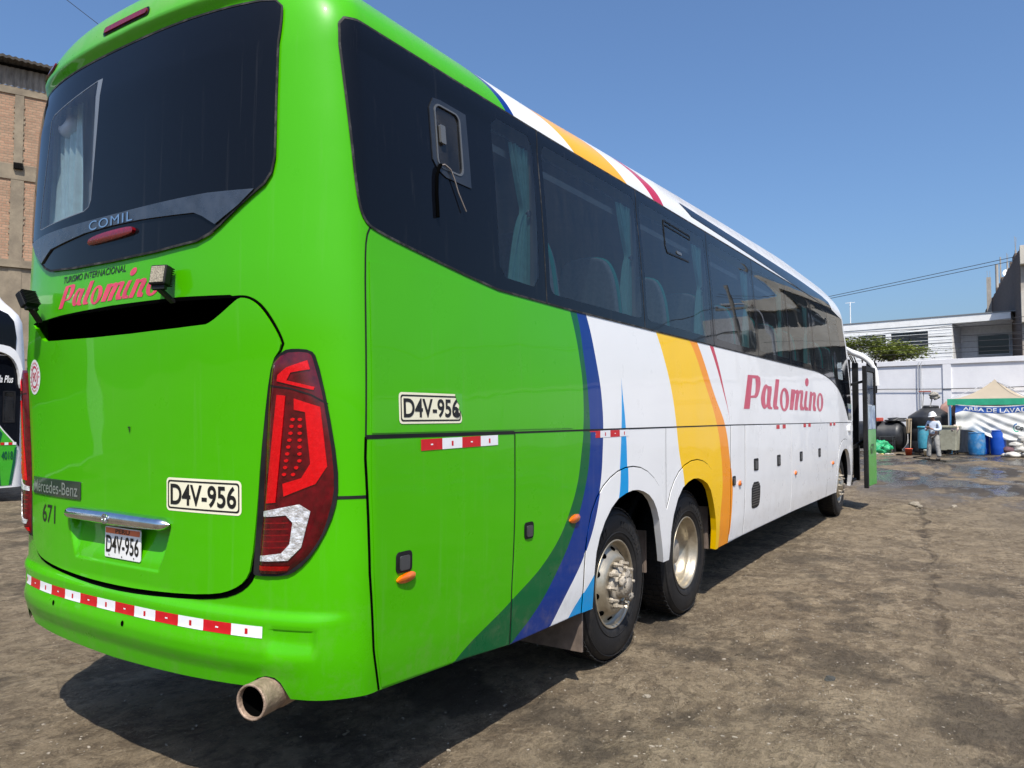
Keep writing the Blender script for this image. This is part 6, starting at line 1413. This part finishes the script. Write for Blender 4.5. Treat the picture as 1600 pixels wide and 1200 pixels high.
mb = MB(); mb.tube(smooth3([(0, 0, 0), (0, 0, 4), (0, 0, 7.6), (0, -.25, 8.6), (0, -1.0, 9.25), (0, -1.7, 9.35)]), [.10-.0022*i for i in range(21)], 10); mb.build('pole', MATS['conduit_grey'], sl)
mb = MB(); mb.box(-.14, .14, -2.3, -1.65, 9.24, 9.42); mb.build('lamp_head', MATS['conduit_grey'], sl, bevel=.05); mb = MB(); mb.box(-.10, .10, -2.25, -1.8, 9.21, 9.238); mb.build('lamp_glass', LAMPG, sl)
GQ = 'cables hung from the utility pole'
cable((34.6, -9.9, 8.15), (44, -40, 8.6), .8, .022, 'cable running right from the utility pole, reflected in the coach windows', GQ)
cable((34.6, -9.0, 6.7), (12, -34, 6.5), .9, .03, 'low cable from the utility pole towards the near right, reflected in the windows', GQ)

# ---------------------------------------------------------------- worker
def skin(name, verts, edges, radii, m, parent, sub=2, root=0):
    me = bpy.data.meshes.new(name); me.from_pydata(verts, edges, []); o = link(name, me, m, parent)
    sk = o.modifiers.new('skin', 'SKIN'); sk.use_smooth_shade = True
    if not me.skin_vertices: return o
    for i, d in enumerate(me.skin_vertices[0].data):
        r = radii[i]; d.radius = r if isinstance(r, tuple) else (r, r); d.use_root = (i == root)
    ss = o.modifiers.new('sub', 'SUBSURF'); ss.levels = sub; ss.render_levels = sub; return o
SKINM = mat('skin', (.28, .15, .10), .6, var=.08); SHIRT = mat('grey_blue_shirt', (.52, .58, .68), .85, var=.12, scale=7, bump=.5, bscale=11); TROU = mat('grey_work_trousers', (.30, .29, .27), .9, var=.35, scale=10, bump=.7, bscale=13); BOOT = mat('dark_boots', (.07, .06, .05), .7, var=.2)
wk = empty('worker', (30.6, -1.43, 0), R(152), 'person in white hard hat and grey-blue shirt looking down at a phone', 'person')
V, E_, Rr = [], [], []
def ch(pts, start=None):
    prev = start
    for p, r in pts:
        V.append(p); Rr.append(r); i = len(V)-1
        if prev is not None: E_.append((prev, i))
        prev = i
    return prev
pel = ch([((0, 0, .95), (.14, .11))]); chest = ch([((.0, 0, 1.12), (.13, .10)), ((.0, 0, 1.32), (.15, .11))], pel); neck = ch([((.01, 0, 1.46), .062), ((.03, 0, 1.52), .055)], chest)
hd = ch([((.06, 0, 1.60), (.078, .09)), ((.06, 0, 1.68), (.078, .092)), ((.05, 0, 1.74), (.06, .07))], neck); ch([((.165, 0, 1.60), .016)], hd-1)
for sd in (1, -1):
    ch([((.055, sd*.088, 1.625), .018)], hd-1)
    sh = ch([((0, sd*.17, 1.41), .068), ((.0, sd*.235, 1.27), .052), ((.03, sd*.27, 1.13), .045), ((.14, sd*.19, 1.12), .040), ((.25, sd*.085, 1.16), .030)], chest)
    palm = ch([((.30, sd*.055, 1.18), (.036, .018)), ((.335, sd*.045, 1.19), (.038, .016))], sh)
    for k, (dy, l) in enumerate(((.030, .055), (.012, .066), (-.008, .062), (-.027, .048))):
        ch([((.350, sd*(.045+dy*.9), 1.205+dy*.3), .010), ((.372+l*.2, sd*(.040+dy), 1.225), .0095), ((.366+l*.1, sd*(.030+dy), 1.225+l*.55), .008)], palm)
    ch([((.31, sd*.015, 1.20), .012), ((.335, sd*-.005, 1.225), .010)], palm-1)
    ch([((0, sd*.10, .88), .10), ((.035, sd*.155, .50), .062), ((.0, sd*.195, .13), .045), ((.0, sd*.195, .06), .045), ((.13, sd*.215, .045), (.042, .035))], pel)
skin('body', V, E_, Rr, SKINM, wk)
# shirt, trousers, boots as clothing over the body
V, E_, Rr = [], [], []
p = ch([((0, 0, .93), (.185, .14)), ((0, 0, 1.04), (.182, .138)), ((0, 0, 1.20), (.175, .13)), ((0, 0, 1.34), (.18, .13)), ((.005, 0, 1.44), (.11, .09))])
for sd in (1, -1): ch([((0, sd*.18, 1.40), .085), ((.0, sd*.245, 1.27), .072), ((.03, sd*.275, 1.13), .062), ((.14, sd*.19, 1.12), .055), ((.22, sd*.11, 1.145), .045)], 3)
skin('shirt', V, E_, Rr, SHIRT, wk)
V, E_, Rr = [], [], []
ch([((0, 0, .99), (.165, .125))]); 
for sd in (1, -1): ch([((0, sd*.10, .86), .125), ((.02, sd*.135, .66), .105), ((.035, sd*.16, .48), .088), ((.01, sd*.185, .28), .088), ((.0, sd*.195, .10), .092)], 0)
skin('trousers', V, E_, Rr, TROU, wk)
for sd in (1, -1):
    V, E_, Rr = [], [], []; ch([((-.04, sd*.195, .05), .055), ((.05, sd*.205, .05), .055), ((.16, sd*.22, .045), (.05, .042)), ((.21, sd*.225, .04), (.04, .033))]); skin('boot', V, E_, Rr, BOOT, wk)
mb = MB(); Mh = Matrix.Translation((.045, 0, 1.665)) @ Matrix.Rotation(R(14), 4, 'Y'); mb.lathe([(.0, .145), (.04, .142), (.085, .12), (.118, .075), (.128, .02), (.130, .0), (.150, -.008), (.150, -.014), (.125, -.006), (.11, .06), (0, .12)], 32, 0, Mh); mb.box(.10, .19, -.07, .07, -.014, -.006, mat=Mh); mb.box(-.10, .10, -.012, .012, .128, .146, mat=Mh)
mb.build('hard_hat', WHITEPLAIN, wk)
mb = MB(); mb.box(.33, .342, -.04, .04, 1.20, 1.34); ph = mb.build('phone', INK, None, (30.6, -1.43, 0), (0, 0, R(152)), bevel=.004); tag(ph, 'dark phone held in front of the worker in both hands', 'phone')
